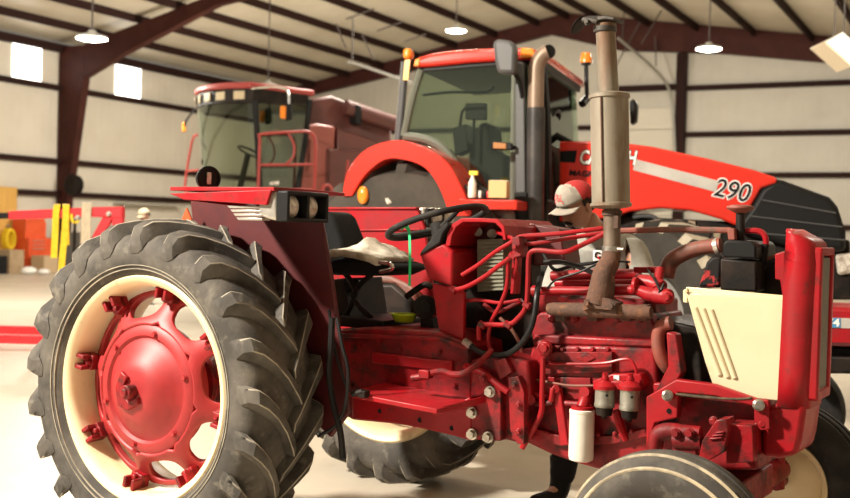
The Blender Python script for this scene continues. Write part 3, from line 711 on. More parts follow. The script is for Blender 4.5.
slab(bm, T, [(600, 15.5), (589, 15.5), (582, 17.5), (580, 21), (585, 20), (600, 18.5)], -.235, -.165)
obj('rain_cap', bm, blackg, tp, bevel=.002)

# clutch housing with bolted plate
bm = NB(); slab(bm, T, [(470, 360), (505, 352), (528, 362), (530, 392), (522, 444), (506, 440), (470, 440)], -.29, .29); ch = obj('clutch_housing', bm, redc, tr, bevel=.012)
bm = NB(); slab(bm, T, [(485, 387), (497, 385.6), (501, 390), (501, 441), (489, 441), (473, 438), (470, 430), (471, 410)], -.33, -.29); pl = obj('bolted_plate', bm, redc, tr, bevel=.006)
for px, py in ((491, 391.5), (473, 412.5), (473, 434), (489, 437)):
    bm = NB(); bolt(bm, P(px, py, -.33), .018, .03); obj('bolt', bm, steel, pl)
bm = NB(); slab(bm, T, [(508, 378), (518, 376), (524, 392), (524, 444), (517, 444), (510, 430)], -.325, -.28)
for px, py in ((515, 385), (519, 405), (519, 432)): bolt(bm, P(px, py, -.325), .012, .018)
slab(bm, T, [(494, 360), (505, 358), (512, 372), (500, 380)], -.32, -.28); cyl(bm, P(484, 379, -.30), P(484, 379, -.34), .02, n=14); bolt(bm, P(484, 379, -.34), .012, .015)
obj('housing_flange', bm, redc, ch, bevel=.006)
bm = tube(NB(), [P(465, 366, -.31), P(482, 372, -.32), P(497, 384, -.33), (P(508, 392, -.33))], .014, n=8, k=3); obj('clutch_linkage', bm, red, tr)
bm = NB(); tube(bm, [P(543, 358, -.26), P(542, 397, -.27), P(540, 416, -.27), P(522, 448, -.27)], .012, n=10, k=3); obj('linkage_rod', bm, red, tr)
bm = NB(); cyl(bm, P(545, 348, -.2), P(545, 348, -.30), .032, n=18); cyl(bm, P(545, 344, -.27), P(545, 356, -.27), .022, n=16); cyl(bm, P(536, 340, -.25), P(545, 345, -.27), .02, n=12); bolt(bm, P(545, 348, -.3), .02, .02); obj('pump_housing', bm, redc, eng, bevel=.005)
bm = NB(); slab(bm, T, [(552, 389), (560, 388), (567, 440), (569, 445), (560, 446), (555, 408)], -.26, -.235); cyl(bm, P(556, 389, -.23), P(556, 389, -.27), .018, n=14); tube(bm, [P(553, 388, -.27), P(551, 402, -.27)], .012, n=8, k=1); obj('oil_pump_arm', bm, red, eng, bevel=.005)
bm = NB(); tube(bm, [P(528, 400, -.24), P(536, 404, -.25), P(553, 402, -.26)], .011, n=8); tube(bm, [P(530, 392, -.24), P(560, 402, -.24), P(585, 404, -.24)], .011, n=8); cyl(bm, P(530, 400, -.2), P(530, 400, -.28), .022, n=12); obj('oil_line', bm, redc, eng)
bm = NB(); tube(bm, [P(532.5, 379, -.22), P(556, 383.5, -.24), P(571, 385.6, -.24), P(596, 385.6, -.24)], .0055, n=8, k=3); obj('fuel_line', bm, rustred, eng)
bm = NB(); tube(bm, [P(541, 363, -.24), P(575, 364, -.25), P(605, 363, -.25), P(622, 359.5, -.25), P(630, 360, -.25), (P(635, 367, -.25)), P(637, 376, -.25)], .0065, n=8, k=4); obj('fuel_line', bm, red, eng)

def filt(cx, y0, y1, y2, r, yy, name):
    c = P(cx, y0, yy)
    px = (P(cx + 10, y0, yy) - c).length / 10
    zt, zb, zbb = c.z, P(cx, y1, yy).z, P(cx, y2, yy).z
    return c, zt, zb, zbb, r * px
# spin-on oil filter
c = P(582.3, 410, -.27); zb = P(582.3, 461, -.27).z; rr = (P(594, 430, -.27) - P(570.4, 430, -.27)).length / 2 * .97
mm = Matrix.Translation((c.x, c.y, zb)); hh = c.z - zb
bm = lathe(NB(), [(0, .004), (rr * .7, .0), (rr * .95, .006), (rr, .022), (rr, hh - .012), (rr * 1.03, hh - .010), (rr * 1.03, hh), (rr * .9, hh + .004), (0, hh + .004)], mm, 40); of = obj('oil_filter', bm, white, tr)
bm = NB(); lathe(bm, [(0, hh), (rr * .92, hh + .002), (rr * .9, hh + .015), (0, hh + .016)], mm, 32); tube(bm, [(c.x, c.y, c.z + .01), (c.x + .005, c.y + .02, c.z + .045), P(588, 390, -.2)], .026, n=12, k=2); cyl(bm, P(584, 392, -.27), P(590, 392, -.2), .022, n=12); obj('filter_head', bm, red, of)
# twin fuel filters
bm = NB(); slab(bm, T, [(592, 381), (612, 374), (640, 374), (644, 384), (640, 391), (594, 391)], -.26, -.19); slab(bm, T, [(609, 381), (623, 381), (623, 390), (609, 390)], -.30, -.24)
fb = obj('fuel_filter_bracket', bm, red, tr, bevel=.005)
bm = NB(); slab(bm, T, [(613.5, 375.5), (619, 375.5), (619, 381), (613.5, 381)], -.264, -.26); obj('paper_tag', bm, decalw, fb)
for cx, yt, yb, yc in ((605, 388, 407, 416), (630, 388.5, 410, 419)):
    yy = -.30; c = P(cx, yt, yy); px = (P(cx + 10, yt, yy) - c).length / 10
    r_ = 9.6 * px; z0, z1, z2 = c.z, P(cx, yb, yy).z, P(cx, yc, yy).z
    mm = Matrix.Translation((c.x, c.y, 0))
    f = obj('fuel_filter', lathe(NB(), [(0, z1), (r_ * .96, z1), (r_, z1 + .006), (r_, z1 + .012), (r_ * .95, z1 + .018), (r_ * .95, z0 - .01), (r_, z0 - .004), (r_, z0), (0, z0)], mm, 32), aluf, tr)
    bm = NB(); lathe(bm, [(r_ * 1.12, z0 - .004), (r_ * 1.15, z0 + .01), (r_ * .9, z0 + .022), (r_ * .4, z0 + .03), (r_ * .3, z0 + .05), (0, z0 + .052)], mm, 28); bolt(bm, (c.x, c.y, z0 + .03), .012, .03, (0, 0, 1)); obj('filter_cap', bm, red, f)
    obj('filter_bowl', lathe(NB(), [(0, z2 - .012), (r_ * .25, z2 - .010), (r_ * .3, z2), (r_ * .75, z2 + .004), (r_ * .85, z1), (0, z1)], mm, 28), blackg, f)
    cyl_b = NB(); cyl(cyl_b, P(cx + 2, (yt + yb) / 2 - 2, yy - r_ * .93), P(cx + 2, (yt + yb) / 2 - 2, yy - r_ * 1.0), .006, n=10); obj('filter_badge', cyl_b, blackp, f)
bm = NB(); tube(bm, [P(616, 410, -.25), P(620, 424, -.24), P(626, 440, -.22)], [.016, .02, .014], n=8, k=2); obj('engine_bracket', bm, red, eng)

# front of the engine: radiator, hoses, pulley
bm = NB(); slab(bm, T, [(655, 318), (712, 330), (722, 392), (655, 392)], -.12, .26); obj('fan_shroud', bm, blackg, tr, bevel=.01)
bm = tube(NB(), [P(671, 323, -.2), P(662, 326, -.2), P(658, 338, -.2), P(660, 354, -.2), P(667, 367, -.18), P(678, 376, -.12)], .027, n=16, k=5); obj('lower_radiator_hose', bm, rustred, tr)
bm = NB(); tube(bm, [P(666, 277, -.02), P(670, 263, -.02), P(682, 254, -.02), P(700, 248, -.02), P(721, 245, -.02)], [.034, .034, .033, .030, .030], n=18, k=5); obj('air_intake_pipe', bm, rustred, tr)
bm = NB()
cyl(bm, P(715, 247, -.02), P(719, 246, -.02), .034, n=20); obj('hose_clamp', bm, silver, tr)
bm = NB(); slab(bm, T, [(720, 258), (756, 262), (757, 292), (720, 290)], -.08, .2)
ac = obj('air_cleaner', bm, blackg, tr, bevel=.008)
bm = NB(); slab(bm, T, [(723, 243), (727, 240), (752, 241), (756, 246), (756, 259), (722, 257)], -.085, .205); obj('air_cleaner_lid', bm, blackp, ac, bevel=.008)
c = P(740.5, 242, .0); c2 = P(740.5, 208, .0)
bm = NB(); cyl(bm, c, c2, .018, n=18); obj('precleaner_stem', bm, blackg, ac)
bm = lathe(NB(), [(.0, -.008), (.02, -.02), (.05, -.006), (.054, .0), (.052, .007), (.03, .012), (0, .013)], Matrix.Translation(c2), 28); obj('precleaner_cap', bm, rustred, ac)
bm = NB(); slab(bm, T, [(706, 262), (712, 256), (722, 256), (720, 288), (698, 287)], -.05, .15); obj('radiator_tank', bm, M('peeling_red_paint', (.012, .010, .010), (.35, .03, .03), scale=16, lo=.52, hi=.56, rough=.5), tr, bevel=.012)
line('return_line', [(617, 231, -.02), (660, 229.7, -.02), (700, 229.7, -.02), (731, 230.5, -.02)], .0125, rustred, k=2)
bm = NB(); slab(bm, T, [(727, 229), (734, 228), (735, 240), (728, 240)], -.05, .0); obj('line_bracket', bm, rustred, tr, bevel=.003)
line('return_line', [(744, 231, .02), (758, 231, .02), (765, 236, .02), (766, 246, .02)], .012, red)
bm = tube(NB(), [P(766, 244, .02), P(764, 255, .02), P(760, 272, .02), P(757, 292, .02)], .015, n=10, k=3); obj('black_hose', bm, hose, tr)
bm = tube(NB(), [P(783, 258, .02), P(772, 262, .02), P(762, 268, .02), P(757, 280, .02)], .012, n=10, k=3); obj('black_hose', bm, hose, tr)
line('return_line', [(786, 253, .06), (775, 256, .05), (763, 263, .04), (757, 275, .03)], .009, rustred)
bm = NB(); slab(bm, T, [(758, 262), (790, 262), (790, 296), (756, 293)], .04, .3); obj('radiator_core', bm, blackg, tr, bevel=.004)
bm = NB(); slab(bm, T, [(775, 254), (787, 251), (787, 296), (782, 294), (780, 280), (775, 279)], -.16, -.145); obj('radiator_bracket', bm, red, tr, bevel=.003)

# hood side panel and grille shell
YP = -.27
bm = NB(); slab(bm, T, [(686, 293), (712, 295), (786, 300), (790, 402), (752, 398), (715, 391.5), (705, 362)], YP, YP + .012)
sp = obj('hood_side_panel', bm, panelm, tr, bevel=.003)
bm = NB(); slab(bm, T, [(686, 287), (784, 295.5), (786, 301), (686, 294)], YP + .012, YP + .03); slab(bm, T, [(683, 290.5), (687, 288), (687, 303), (683, 302)], YP + .004, YP + .02)
cyl(bm, P(686, 291, YP), P(686, 291, YP - .01), .008, n=8); obj('panel_flange', bm, cream, sp, bevel=.002)
for a_, c_ in (((695, 308), (720, 375)), ((703, 309), (728, 377)), ((711, 310), (735, 378))):
    bm = tube(NB(), [P(*a_, YP), P((a_[0] + c_[0]) / 2, (a_[1] + c_[1]) / 2, YP), P(*c_, YP)], .010, n=10, k=1); obj('pressed_rib', bm, panelm, sp)
YG = -.275
bm = NB()
w_ = .40
prof_side = [(784, 230), (789, 228), (797, 229), (800, 300), (802, 406), (790, 404), (788, 330)]
# shell: vertical strips wrapped from the near side round the front
cols = []
xA = P(784, 300, YG).x; xB = P(799, 300, YG).x
ztop, zbot = P(786, 228.5, YG).z, P(790, 403, YG).z
sec = []
for t in range(0, 9):
    a_ = t / 8 * math.pi / 2
    sec.append((xB + .055 * math.sin(a_), YG + .055 * (1 - math.cos(a_))))
sec = [(xA, YG)] + sec
far_s = [(x, 2 * (YG + .13) - y) for x, y in sec[::-1]]
full = sec + far_s
front = []
zs = [zbot - .02, zbot + .12, zbot + .35, zbot + .55, ztop - .10, ztop - .045, ztop - .015, ztop]
ins = [0, 0, 0, 0, .001, .005, .014, .03]
grid = []
cy = YG + .13
for z, k_ in zip(zs, ins):
    lean = -.02 * (ztop - z)
    grid.append([bm.verts.new((x - k_ * (1 if abs(y - cy) < .10 or x > xA + .01 else 0) + lean, cy + (y - cy) * (1 - k_ * .8), z - .035 * max(0, x - xA) / (xB + .055 - xA) * max(0, (z - zbot) / (ztop - zbot)))) for x, y in full])
for i in range(len(grid) - 1):
    for j in range(len(full) - 1): bm.faces.new((grid[i][j], grid[i][j + 1], grid[i + 1][j + 1], grid[i + 1][j]))
bm.faces.new(grid[-1])
gs = obj('grille_shell', bm, red, tr, sm=45, mods=(('SOLIDIFY', {'thickness': .012, 'offset': -1}),))
xf = xB + .055
bm = NB()
for y_ in (YG + .13,):
    box(bm, (xf - .014, y_, (ztop + zbot) / 2 - .03), (.03, .14, (ztop - zbot) * .80))
gr = obj('grille', bm, blackp, tr, bevel=.012)
bm = NB()
for y_ in (YG + .13,):
    for q in range(7): box(bm, (xf + .001, y_ - .054 + q * .018, (ztop + zbot) / 2 - .03), (.012, .008, (ztop - zbot) * .77))
obj('grille_bars', bm, M('grey_grille_bars', (.23, .21, .18), rough=.45, metal=.4), gr, bevel=.002)
bm = NB()
for sg_ in (-1, 1): box(bm, (xf - .008, cy + sg_ * .088, (ztop + zbot) / 2 - .03), (.045, .03, (ztop - zbot) * .86))
box(bm, (xf - .008, cy, zbot + .03), (.045, .2, .04)); box(bm, (xf - .008, cy, ztop - .08), (.045, .2, .03))
obj('grille_frame', bm, red, gs, bevel=.008)
# chin below the grille
bm = NB(); slab(bm, T, [(763, 407), (790, 401), (803, 402), (805, 412), (801, 440), (797, 455), (779, 459), (761, 457)], YG + .005, YG + .255); obj('front_bolster', bm, red, tr, bevel=.02)
# frame side arm, bolts, brackets
bm = NB(); slab(bm, T, [(646, 397), (676, 379.5), (714, 384.5), (756, 399), (768, 401), (768, 410), (752, 406), (714, 396), (678, 392.5), (677.6, 418), (655, 423), (646, 449)], -.30, -.255)
fa = obj('front_frame_arm', bm, red, tr, bevel=.005)
bm = NB(); slab(bm, T, [(754, 402), (768, 400), (769.7, 429), (760, 430.5), (754, 419)], -.31, -.295); cyl(bm, P(762, 424, -.31), P(762, 424, -.314), .012, n=14); obj('mounting_lug', bm, red, fa, bevel=.003)
bm = NB(); slab(bm, T, [(680, 392), (752, 398.5), (752, 401), (680, 395)], -.295, -.25); tube(bm, [P(676, 394, -.3), P(700, 397, -.3), P(735, 399, -.3), P(752, 398, -.3)], .005, n=8); obj('wiring_harness', bm, M('old_caked_grease', (.12, .085, .05), (.04, .03, .02), scale=20, rough=.9, bump=.5), fa, bevel=.002)
for px, py in ((667.5, 395.5), (758.6, 405)):
    bm = NB(); cyl(bm, P(px, py, -.31), P(px, py, -.325), .022, n=20); cyl(bm, P(px, py, -.32), P(px, py, -.35), .017, n=14); obj('bolt', bm, steel, fa, bevel=.003)
bm = NB(); cyl(bm, P(669, 411, -.30), P(669, 411, -.304), .010, n=14); obj('bolt_hole', bm, blackp, fa)
bm = NB(); slab(bm, T, [(655, 392), (668, 366), (666, 332), (676, 334), (682, 372), (676, 384)], -.26, -.2); slab(bm, T, [(653, 383), (666, 383), (663, 412), (652, 412)], -.24, -.2); obj('water_pump_bracket', bm, redc, tr, bevel=.006)
bm = NB(); slab(bm, T, [(678, 397), (756, 402), (758, 470), (650, 470), (650, 440), (678, 420)], -.18, .22); obj('axle_support', bm, redc, tr, bevel=.01)
# steering gear and front axle
bm = NB(); tube(bm, [P(655, 452, -.36), P(657, 436, -.36), P(668, 431, -.36), P(684, 432, -.36), P(701, 433, -.36)], [.028, .032, .032, .028, .024], n=14, k=3); cyl(bm, P(674, 440, -.36), P(702, 441, -.36), .03, n=18); box(bm, P(686, 448, -.34), (.09, .05, .05)); bolt(bm, P(690, 433, -.39), .014, .02); bolt(bm, P(676, 433, -.39), .014, .02)
obj('steering_cylinder', bm, redc, tr, bevel=.005)
bm = NB(); a = P(702, 443, -.40)
slab(bm, T, [(702, 441), (716, 420), (726, 419), (728, 430), (724, 452), (706, 462), (700, 452)], -.40, -.30)
slab(bm, T, [(726, 424), (752, 426), (754, 462), (726, 464)], -.36, -.2)
for i in range(3): slab(bm, T, [(709 + i * 3, 434 + i * -3 + 6), (722 + i, 433 - i * 3 + 6), (722 + i, 431 - i * 3 + 6), (709 + i * 3, 432 - i * 3 + 6)], -.41, -.4)
for px, py in ((714, 421), (722, 424)): bolt(bm, P(px, py, -.38), .014, .02)
obj('spindle_support', bm, redc, tr, bevel=.006)
WB, FR = 2.36, .38
bm = NB(); cyl(bm, (WB, -.66, .46), (WB, .66, .46), .05, n=20); box(bm, (WB, 0, .50), (.16, .5, .12)); obj('front_axle', bm, redc, tr, bevel=.01)
for sg in (-1, 1):
    bm = NB(); cyl(bm, (WB, sg * .62, .38), (WB, sg * .60, .64), .034, n=16); cyl(bm, (WB, sg * .60, .40), (WB, sg * .74, .405), .03, n=16); obj('front_spindle', bm, redc, tr)
def front_wheel(c, flip, steer):
    m = alongY((0, 0, 0))
    bm = lathe(NB(), [(0, .02), (.05, .02), (.055, -.02), (.10, -.03), (.15, .0), (.19, .01), (.195, -.01), (.15, -.02), (.10, -.05), (0, -.05)], m, 40)
    for q in range(6): bolt(bm, m @ V((.085 * math.cos(q * 1.047), .085 * math.sin(q * 1.047), -.025)), .010, .018)
    w = obj('front_wheel', bm, cream, tr); w.location = c; w.rotation_euler = (0, 0, steer + (math.pi if flip else 0))
    bm = lathe(NB(), [(.198, .070), (.214, .078), (.220, .068), (.212, .05), (.20, .03), (.188, .02), (.188, -.04), (.205, -.06), (.218, -.07), (.214, -.082), (.200, -.076), (.178, -.045), (.172, 0), (.180, .03)], m, 56, closed=True); obj('rim', bm, cream, w, sm=50)
    pf = [(.205, .060), (.225, .086), (.265, .104), (.305, .108), (.340, .100), (.366, .086), (.384, .074), (.392, .064), (.392, .056), (.386, .052), (.386, .044), (.398, .040), (.402, .020), (.402, .012), (.392, .009), (.392, .003), (.405, 0)]
    pf = pf + [(r_, -h) for r_, h in pf[::-1][1:]] + [(.195, 0)]
    pf = [(r_ if r_ < .21 else .205 + (r_ - .205) * .875, h) for r_, h in pf]
    bm = lathe(NB(), pf, m, 96, closed=True); obj('tire', bm, rubber if not flip else rubberd, w, sm=32)
    for r_, h_, w_ in ((.3685, .063, .004), (.331, .0985, .003)):
        if not flip: bm = lathe(NB(), [(r_ - w_ * 2, h_ + .0015), (r_, h_ + w_), (r_ + w_ * 2, h_ + .0005), (r_, h_ - w_)], m, 80, closed=True); obj('paint_line', bm, M('dirty_cream_overspray', (.50, .41, .27), (.20, .17, .12), scale=9, rough=.7), w)
    return w
front_wheel(V((WB, -.75, FR)), False, R(-4)); front_wheel(V((WB, .75, FR)), True, R(-4))

# things left lying on it
bm = NB(); zc = P(404, 324, -.1) + V((0, 0, .006))
s_ = NB()
lathe(s_, [(0, .004), (.045, .004), (.064, .038), (.070, .038), (.070, .043), (.062, .043), (.042, .010), (0, .009)], Matrix.Translation(T.m @ zc) @ Matrix.Diagonal((1, .85, 1, 1)), 40)
bm.free()
fp = obj('dish', s_, green_lime); tag(fp, 'small lime green plastic dish lying on the tractor deck below the seat', 'dish')
rb = NB()
def ribbon(pts, w, th=.0015):
    for i in range(len(pts) - 1):
        a, b_ = V(pts[i]), V(pts[i + 1]); d_ = (b_ - a).normalized(); s1 = d_.cross(V((.3, -1, .1))).normalized() * w / 2; n1 = d_.cross(s1).normalized() * th
        prism(rb, [a - s1 - n1, a + s1 - n1, b_ + s1 - n1, b_ - s1 - n1], n1 * 2)
ribbon(smooth([T.m @ P(*p) for p in ((399, 224, -.2), (404, 222, -.2), (408, 227, -.2), (409.5, 236, -.2), (410, 262, -.24), (409.5, 286, -.26))], 4), .011)
ribbon(smooth([T.m @ P(*p) for p in ((409, 230, -.2), (405, 226, -.22), (401, 229, -.2))], 3), .016)
rb_o = obj('ribbon', rb, green_rib); tag(rb_o, 'thin green ribbon tied to the rim of the steering wheel', 'ribbon')
# ---------------------------------------------------------------- big orange-red tractor behind
p_ = dp(545, 200, 9.3)
MY = R(9)
lf = V((-math.sin(MY), math.cos(MY)))
MF = Frame(p_.x + lf.x * .85, p_.y + lf.y * .85, MY)
mg = MF.root('tractor', 'big orange-red tractor with a glass cab and a long sloping hood, behind the old one', 'tractor')
Q = MF.Y
YC = -.85
# hood
bm = NB()
slab(bm, MF, [(559, 141), (600, 141), (629, 143.5), (653, 146.6), (706, 158), (755, 170), (777, 177.6), (777, 183), (761, 188), (750, 207), (736, 226), (720, 219), (690, 210.5), (660, 208), (630, 211.5), (610, 218), (559, 222)], -.50, .50)
hd = obj('hood', bm, mred, mg, bevel=.05)
hd.modifiers[0].segments = 4
bm = NB(); slab(bm, MF, [(777, 178), (830, 197), (838, 207), (846, 232), (846, 252), (800, 250), (736, 232), (736, 226), (750, 207), (761, 188)], -.49, .49)
ng = obj('nose_grille', bm, blackp, mg, bevel=.05)
bm = NB()
for a_, c_ in (((762, 200), (836, 213)), ((750, 216), (842, 227)), ((742, 232), (845, 240))):
    tube(bm, [Q(*a_, -.495), Q(*c_, -.495)], .006, n=6, k=1)
obj('grille_seams', bm, greyp, ng)
bm = NB(); slab(bm, MF, [(835, 254), (856, 252), (858, 272), (838, 276)], -.42, -.25); obj('headlamp', bm, lensm, mg, bevel=.03)
bm = NB(); slab(bm, MF, [(590, 214), (740, 222), (850, 240), (852, 300), (590, 300)], -.36, .36); obj('engine_bay', bm, blackg, mg, bevel=.02)
bm = NB(); tube(bm, [Q(633, 217, -.4), Q(652, 216, -.4), Q(664, 228, -.4), Q(640, 232, -.4)], .02, n=8, k=2); obj('engine_pipe', bm, greyp, mg)
bm = NB(); slab(bm, MF, [(635, 159), (719, 181), (716, 192), (633, 170)], -.505, -.495); obj('silver_stripe', bm, decals, hd)
bm = NB(); slab(bm, MF, [(560, 151), (577, 150.5), (575, 162.5), (560, 162)], -.505, -.495); obj('black_stripe', bm, decalb, hd)
def onside(px, py, y, slope=0):
    return Matrix.Translation(Q(px, py, y)) @ Matrix.Rotation(R(slope), 4, 'Y') @ Matrix.Rotation(R(90), 4, 'X')
for tx, px_, sx_ in (('CASE', 594, .66), ('IH', 629.5, .7)):
    text('brand_lettering_outline', tx, .165, decalb, onside(px_, 158.5, -.503, 3), hd, .001, .15, .012, sx_)
    text('brand_lettering', tx, .165, decalw, onside(px_, 158.5, -.508, 3), hd, .002, .15, .004, sx_)
text('model_lettering', 'MAGNUM', .068, decalb, onside(588, 174, -.507, 3), hd, .001, .12, .002, 1.1)
text('number_outline', '290', .215, decalw, onside(731.5, 191, -.503, 11), hd, .001, .15, .012, .9)
text('number_lettering', '290', .215, decalb, onside(731.5, 191, -.508, 11), hd, .002, .15, .001, .9)
# cab
roofp = [(413, 67), (414, 58), (430, 53), (455, 49.5), (495, 47.5), (524, 47.5), (546, 51), (546, 60), (520, 59), (470, 62), (430, 66)]
bm = NB(); slab(bm, MF, roofp, YC - .06, YC + 1.78); rf = obj('cab_roof', bm, mred, mg, bevel=.045); rf.modifiers[0].segments = 3
bm = NB(); slab(bm, MF, [(419, 67), (520, 60), (545, 60), (544, 68), (520, 64), (422, 72)], YC, YC + 1.66); obj('roof_seal', bm, blackp, rf, bevel=.01)
bm = NB(); slab(bm, MF, [(521, 47.5), (533, 48), (536, 58), (520, 57.5)], YC - .075, YC - .05); obj('roof_lamp', bm, amber, rf, bevel=.012)
bm = NB(); slab(bm, MF, [(413, 66), (415, 59), (420, 58), (419, 66)], YC - .07, YC + .1); obj('roof_lamp', bm, amber, rf, bevel=.01)
def pillar(name, pts, y, w=.035, m=olive):
    return obj(name, tube(NB(), [Q(*p, y) for p in pts], w, n=8, k=4), m, mg)
darkgreen = M('dark_grey_green_cab_frame', (.13, .14, .11), rough=.4)
YL = YC + 1.62
for y in (YC, YL):
    pillar('cab_pillar', [(421, 70), (412, 100), (404, 136)], y, .035, darkgreen)
    pillar('cab_pillar', [(404, 136), (428, 140), (446, 152), (462, 178), (474, 208)], y, .04, darkgreen)
    pillar('cab_pillar', [(515, 64), (514, 130), (513, 205)], y, .030, darkgreen)
    pillar('cab_pillar', [(541, 62), (545, 120), (547, 200)], y, .05, blackp)
bm = NB(); slab(bm, MF, [(421, 70), (515, 65), (513, 204), (474, 207), (462, 178), (446, 152), (428, 140), (404, 136)], YC + .01, YC + .02); obj('side_glass', bm, cgl, mg)
bm = NB(); slab(bm, MF, [(515, 65), (541, 63), (547, 200), (513, 204)], YC + .01, YC + .02); obj('door_glass', bm, cgl, mg)
bm = NB(); slab(bm, MF, [(421, 70), (541, 63), (547, 200), (474, 207), (446, 152), (404, 136)], YL - .02, YL - .01); obj('side_glass', bm, cgl, mg)
a, b_ = Q(541, 63, YC), Q(547, 200, YC)
bm = NB(); prism(bm, [a + V((0, .03, 0)), b_ + V((0, .03, 0)), b_ + V((0, 1.59, 0)), a + V((0, 1.59, 0))], (-.01, 0, 0)); obj('windshield', bm, cgl, mg)
bm = NB(); slab(bm, MF, [(404, 136), (474, 208), (474, 300), (400, 300)], YC + .1, YL - .1); obj('cab_base', bm, interior, mg, bevel=.02)
bm = NB(); slab(bm, MF, [(470, 203), (548, 200), (548, 300), (470, 300)], YC + .02, YL - .02); obj('cab_floor', bm, interior, mg, bevel=.02)
bm = NB(); slab(bm, MF, [(458, 199), (517, 200), (517, 210), (458, 209)], -1.40, YC + .02); obj('cab_step', bm, mred, mg, bevel=.012)
bm = NB(); slab(bm, MF, [(473, 135), (480, 122), (488, 122), (490, 150), (505, 155), (507, 185), (470, 185), (468, 155)], YC + .5, YC + 1.0); st = obj('cab_seat', bm, interior, mg, bevel=.05)
bm = NB(); slab(bm, MF, [(465, 103), (486, 103), (486, 120), (465, 119)], YC + .35, YC + .40); tube(bm, [Q(474, 118, YC + .4), Q(473, 160, YC + .4)], .015, n=6, k=1); obj('monitor', bm, blackp, mg, bevel=.01)
bm = NB(); slab(bm, MF, [(452, 128), (466, 124), (468, 150), (455, 155)], YC + .4, YC + .6); tube(bm, [Q(460, 126, YC + .5), Q(462, 112, YC + .5), Q(468, 106, YC + .45)], .015, n=8, k=2); obj('control_console', bm, blackp, mg, bevel=.02)
bm = NB(); tube(bm, [Q(423, 95, YC + .05), Q(452, 92, YC + .05), Q(486, 92, YC + .05), (Q(494, 86, YC + .05))], .012, n=8, k=2); obj('grab_rail', bm, blackp, mg)
mw = Matrix.Translation(Q(548, 131, YC + .55)) @ Matrix.Rotation(R(-62), 4, 'Y')
bm = NB(); tube(bm, [mw @ V((.2 * math.cos(t * .3927), .2 * math.sin(t * .3927), 0)) for t in range(16)], .016, n=8, k=2, closed=True)
tube(bm, [mw @ V((0, -.2, 0)), mw @ V((0, .2, 0))], .014, n=6, k=1); tube(bm, [mw @ V((0, 0, 0)), mw @ V((0, 0, -.5))], .03, n=8, k=1)
obj('cab_steering_wheel', bm, blackp, mg)
# exhaust stack, guard and lamp on the near front corner
bm = NB(); YS = YC - .12
tube(bm, [Q(535, 140, YS), Q(536, 90, YS), Q(537, 66, YS), Q(543, 55, YS), Q(548, 52, YS)], [.07, .068, .067, .066, .064], n=20, k=4)
sk = obj('exhaust_stack', bm, M('tan_burnt_steel', (.30, .21, .15), (.20, .14, .10), scale=2, rough=.45, metal=.35), mg, sm=50)
bm = NB(); cyl(bm, Q(535, 222, YS), Q(536, 108, YS), .076, n=28); obj('stack_shroud', bm, M('dark_grey_shroud', (.055, .053, .052), (.09, .08, .075), scale=4, rough=.4, metal=.3), sk)
bm = NB(); cyl(bm, Q(548.3, 51.8, YS - .0), Q(549.5, 51.4, YS - .015), .058, n=20); obj('stack_opening', bm, blackp, sk)
bm = NB(); slab(bm, MF, [(515, 62), (524, 62), (526, 222), (515, 222)], YC - .16, YC - .02); obj('stack_guard', bm, greyp, mg, bevel=.012)
bm = NB(); slab(bm, MF, [(514, 192), (527, 192), (527, 224), (514, 224)], YC - .20, YC - .14); obj('stack_bracket', bm, blackp, mg, bevel=.01)
bm = NB(); slab(bm, MF, [(492, 40.5), (498, 38.5), (511, 40), (516, 46), (515, 74), (497, 73), (494, 60)], YC - .38, YC - .26); mr = obj('side_mirror', bm, greyp, mg, bevel=.035)
bm = NB(); tube(bm, [Q(513, 70, YC - .3), Q(520, 84, YC - .2), Q(524, 110, YC - .1)], .02, n=8, k=3); obj('mirror_arm', bm, blackp, mr)
bm = NB(); slab(bm, MF, [(491, 141), (512, 143), (512, 150), (491, 149.5)], YC - .24, YC - .18); tube(bm, [Q(508, 147, YC - .18), Q(518, 148, YC - .1)], .02, n=6, k=1); sl = obj('side_lamp', bm, blackp, mg, bevel=.01)
bm = NB(); slab(bm, MF, [(493, 142.2), (506, 143.2), (506, 149), (493, 148.5)], YC - .25, YC - .235); obj('lamp_lens', bm, M('brown_amber_lens', (.40, .17, .05), rough=.3), sl, bevel=.006)
# left-hand marker on a stalk
bm = NB(); tube(bm, [Q(398, 142, YC + .1), Q(402, 100, YC + .1), Q(405, 62, YC + .1)], .035, n=10, k=2); mk = obj('marker_stalk', bm, greyp, mg)
bm = NB(); slab(bm, MF, [(402, 48), (410, 47), (411, 58), (402, 59)], YC + .04, YC + .16); obj('marker_lamp', bm, amber, mk, bevel=.03)
bm = NB(); slab(bm, MF, [(405, 60), (410, 59.5), (408, 80), (403, 80)], YC + .04, YC + .055); obj('reflector', bm, M('yellow_reflector', (.9, .55, .03), rough=.3), mk)
bm = NB(); c = Q(586, 63, YL + .1); lathe(bm, [(0, .11), (.045, .10), (.06, .05), (.06, 0), (0, 0)], Matrix.Translation(c), 20); bc = obj('beacon', bm, amber, mg)
bm = NB(); cyl(bm, c, Q(587, 100, YL + .1), .022, n=10); cyl(bm, c + V((0, 0, -.02)), c, .05, n=14); tube(bm, [Q(587, 98, YL + .1), Q(582, 104, YL)], .04, n=8, k=1); obj('beacon_pole', bm, blackp, bc)
bm = NB(); slab(bm, MF, [(629, 100), (634, 98), (637, 105), (636, 122), (630, 125)], YL + .3, YL + .45); obj('side_mirror', bm, blackp, mg, bevel=.03)
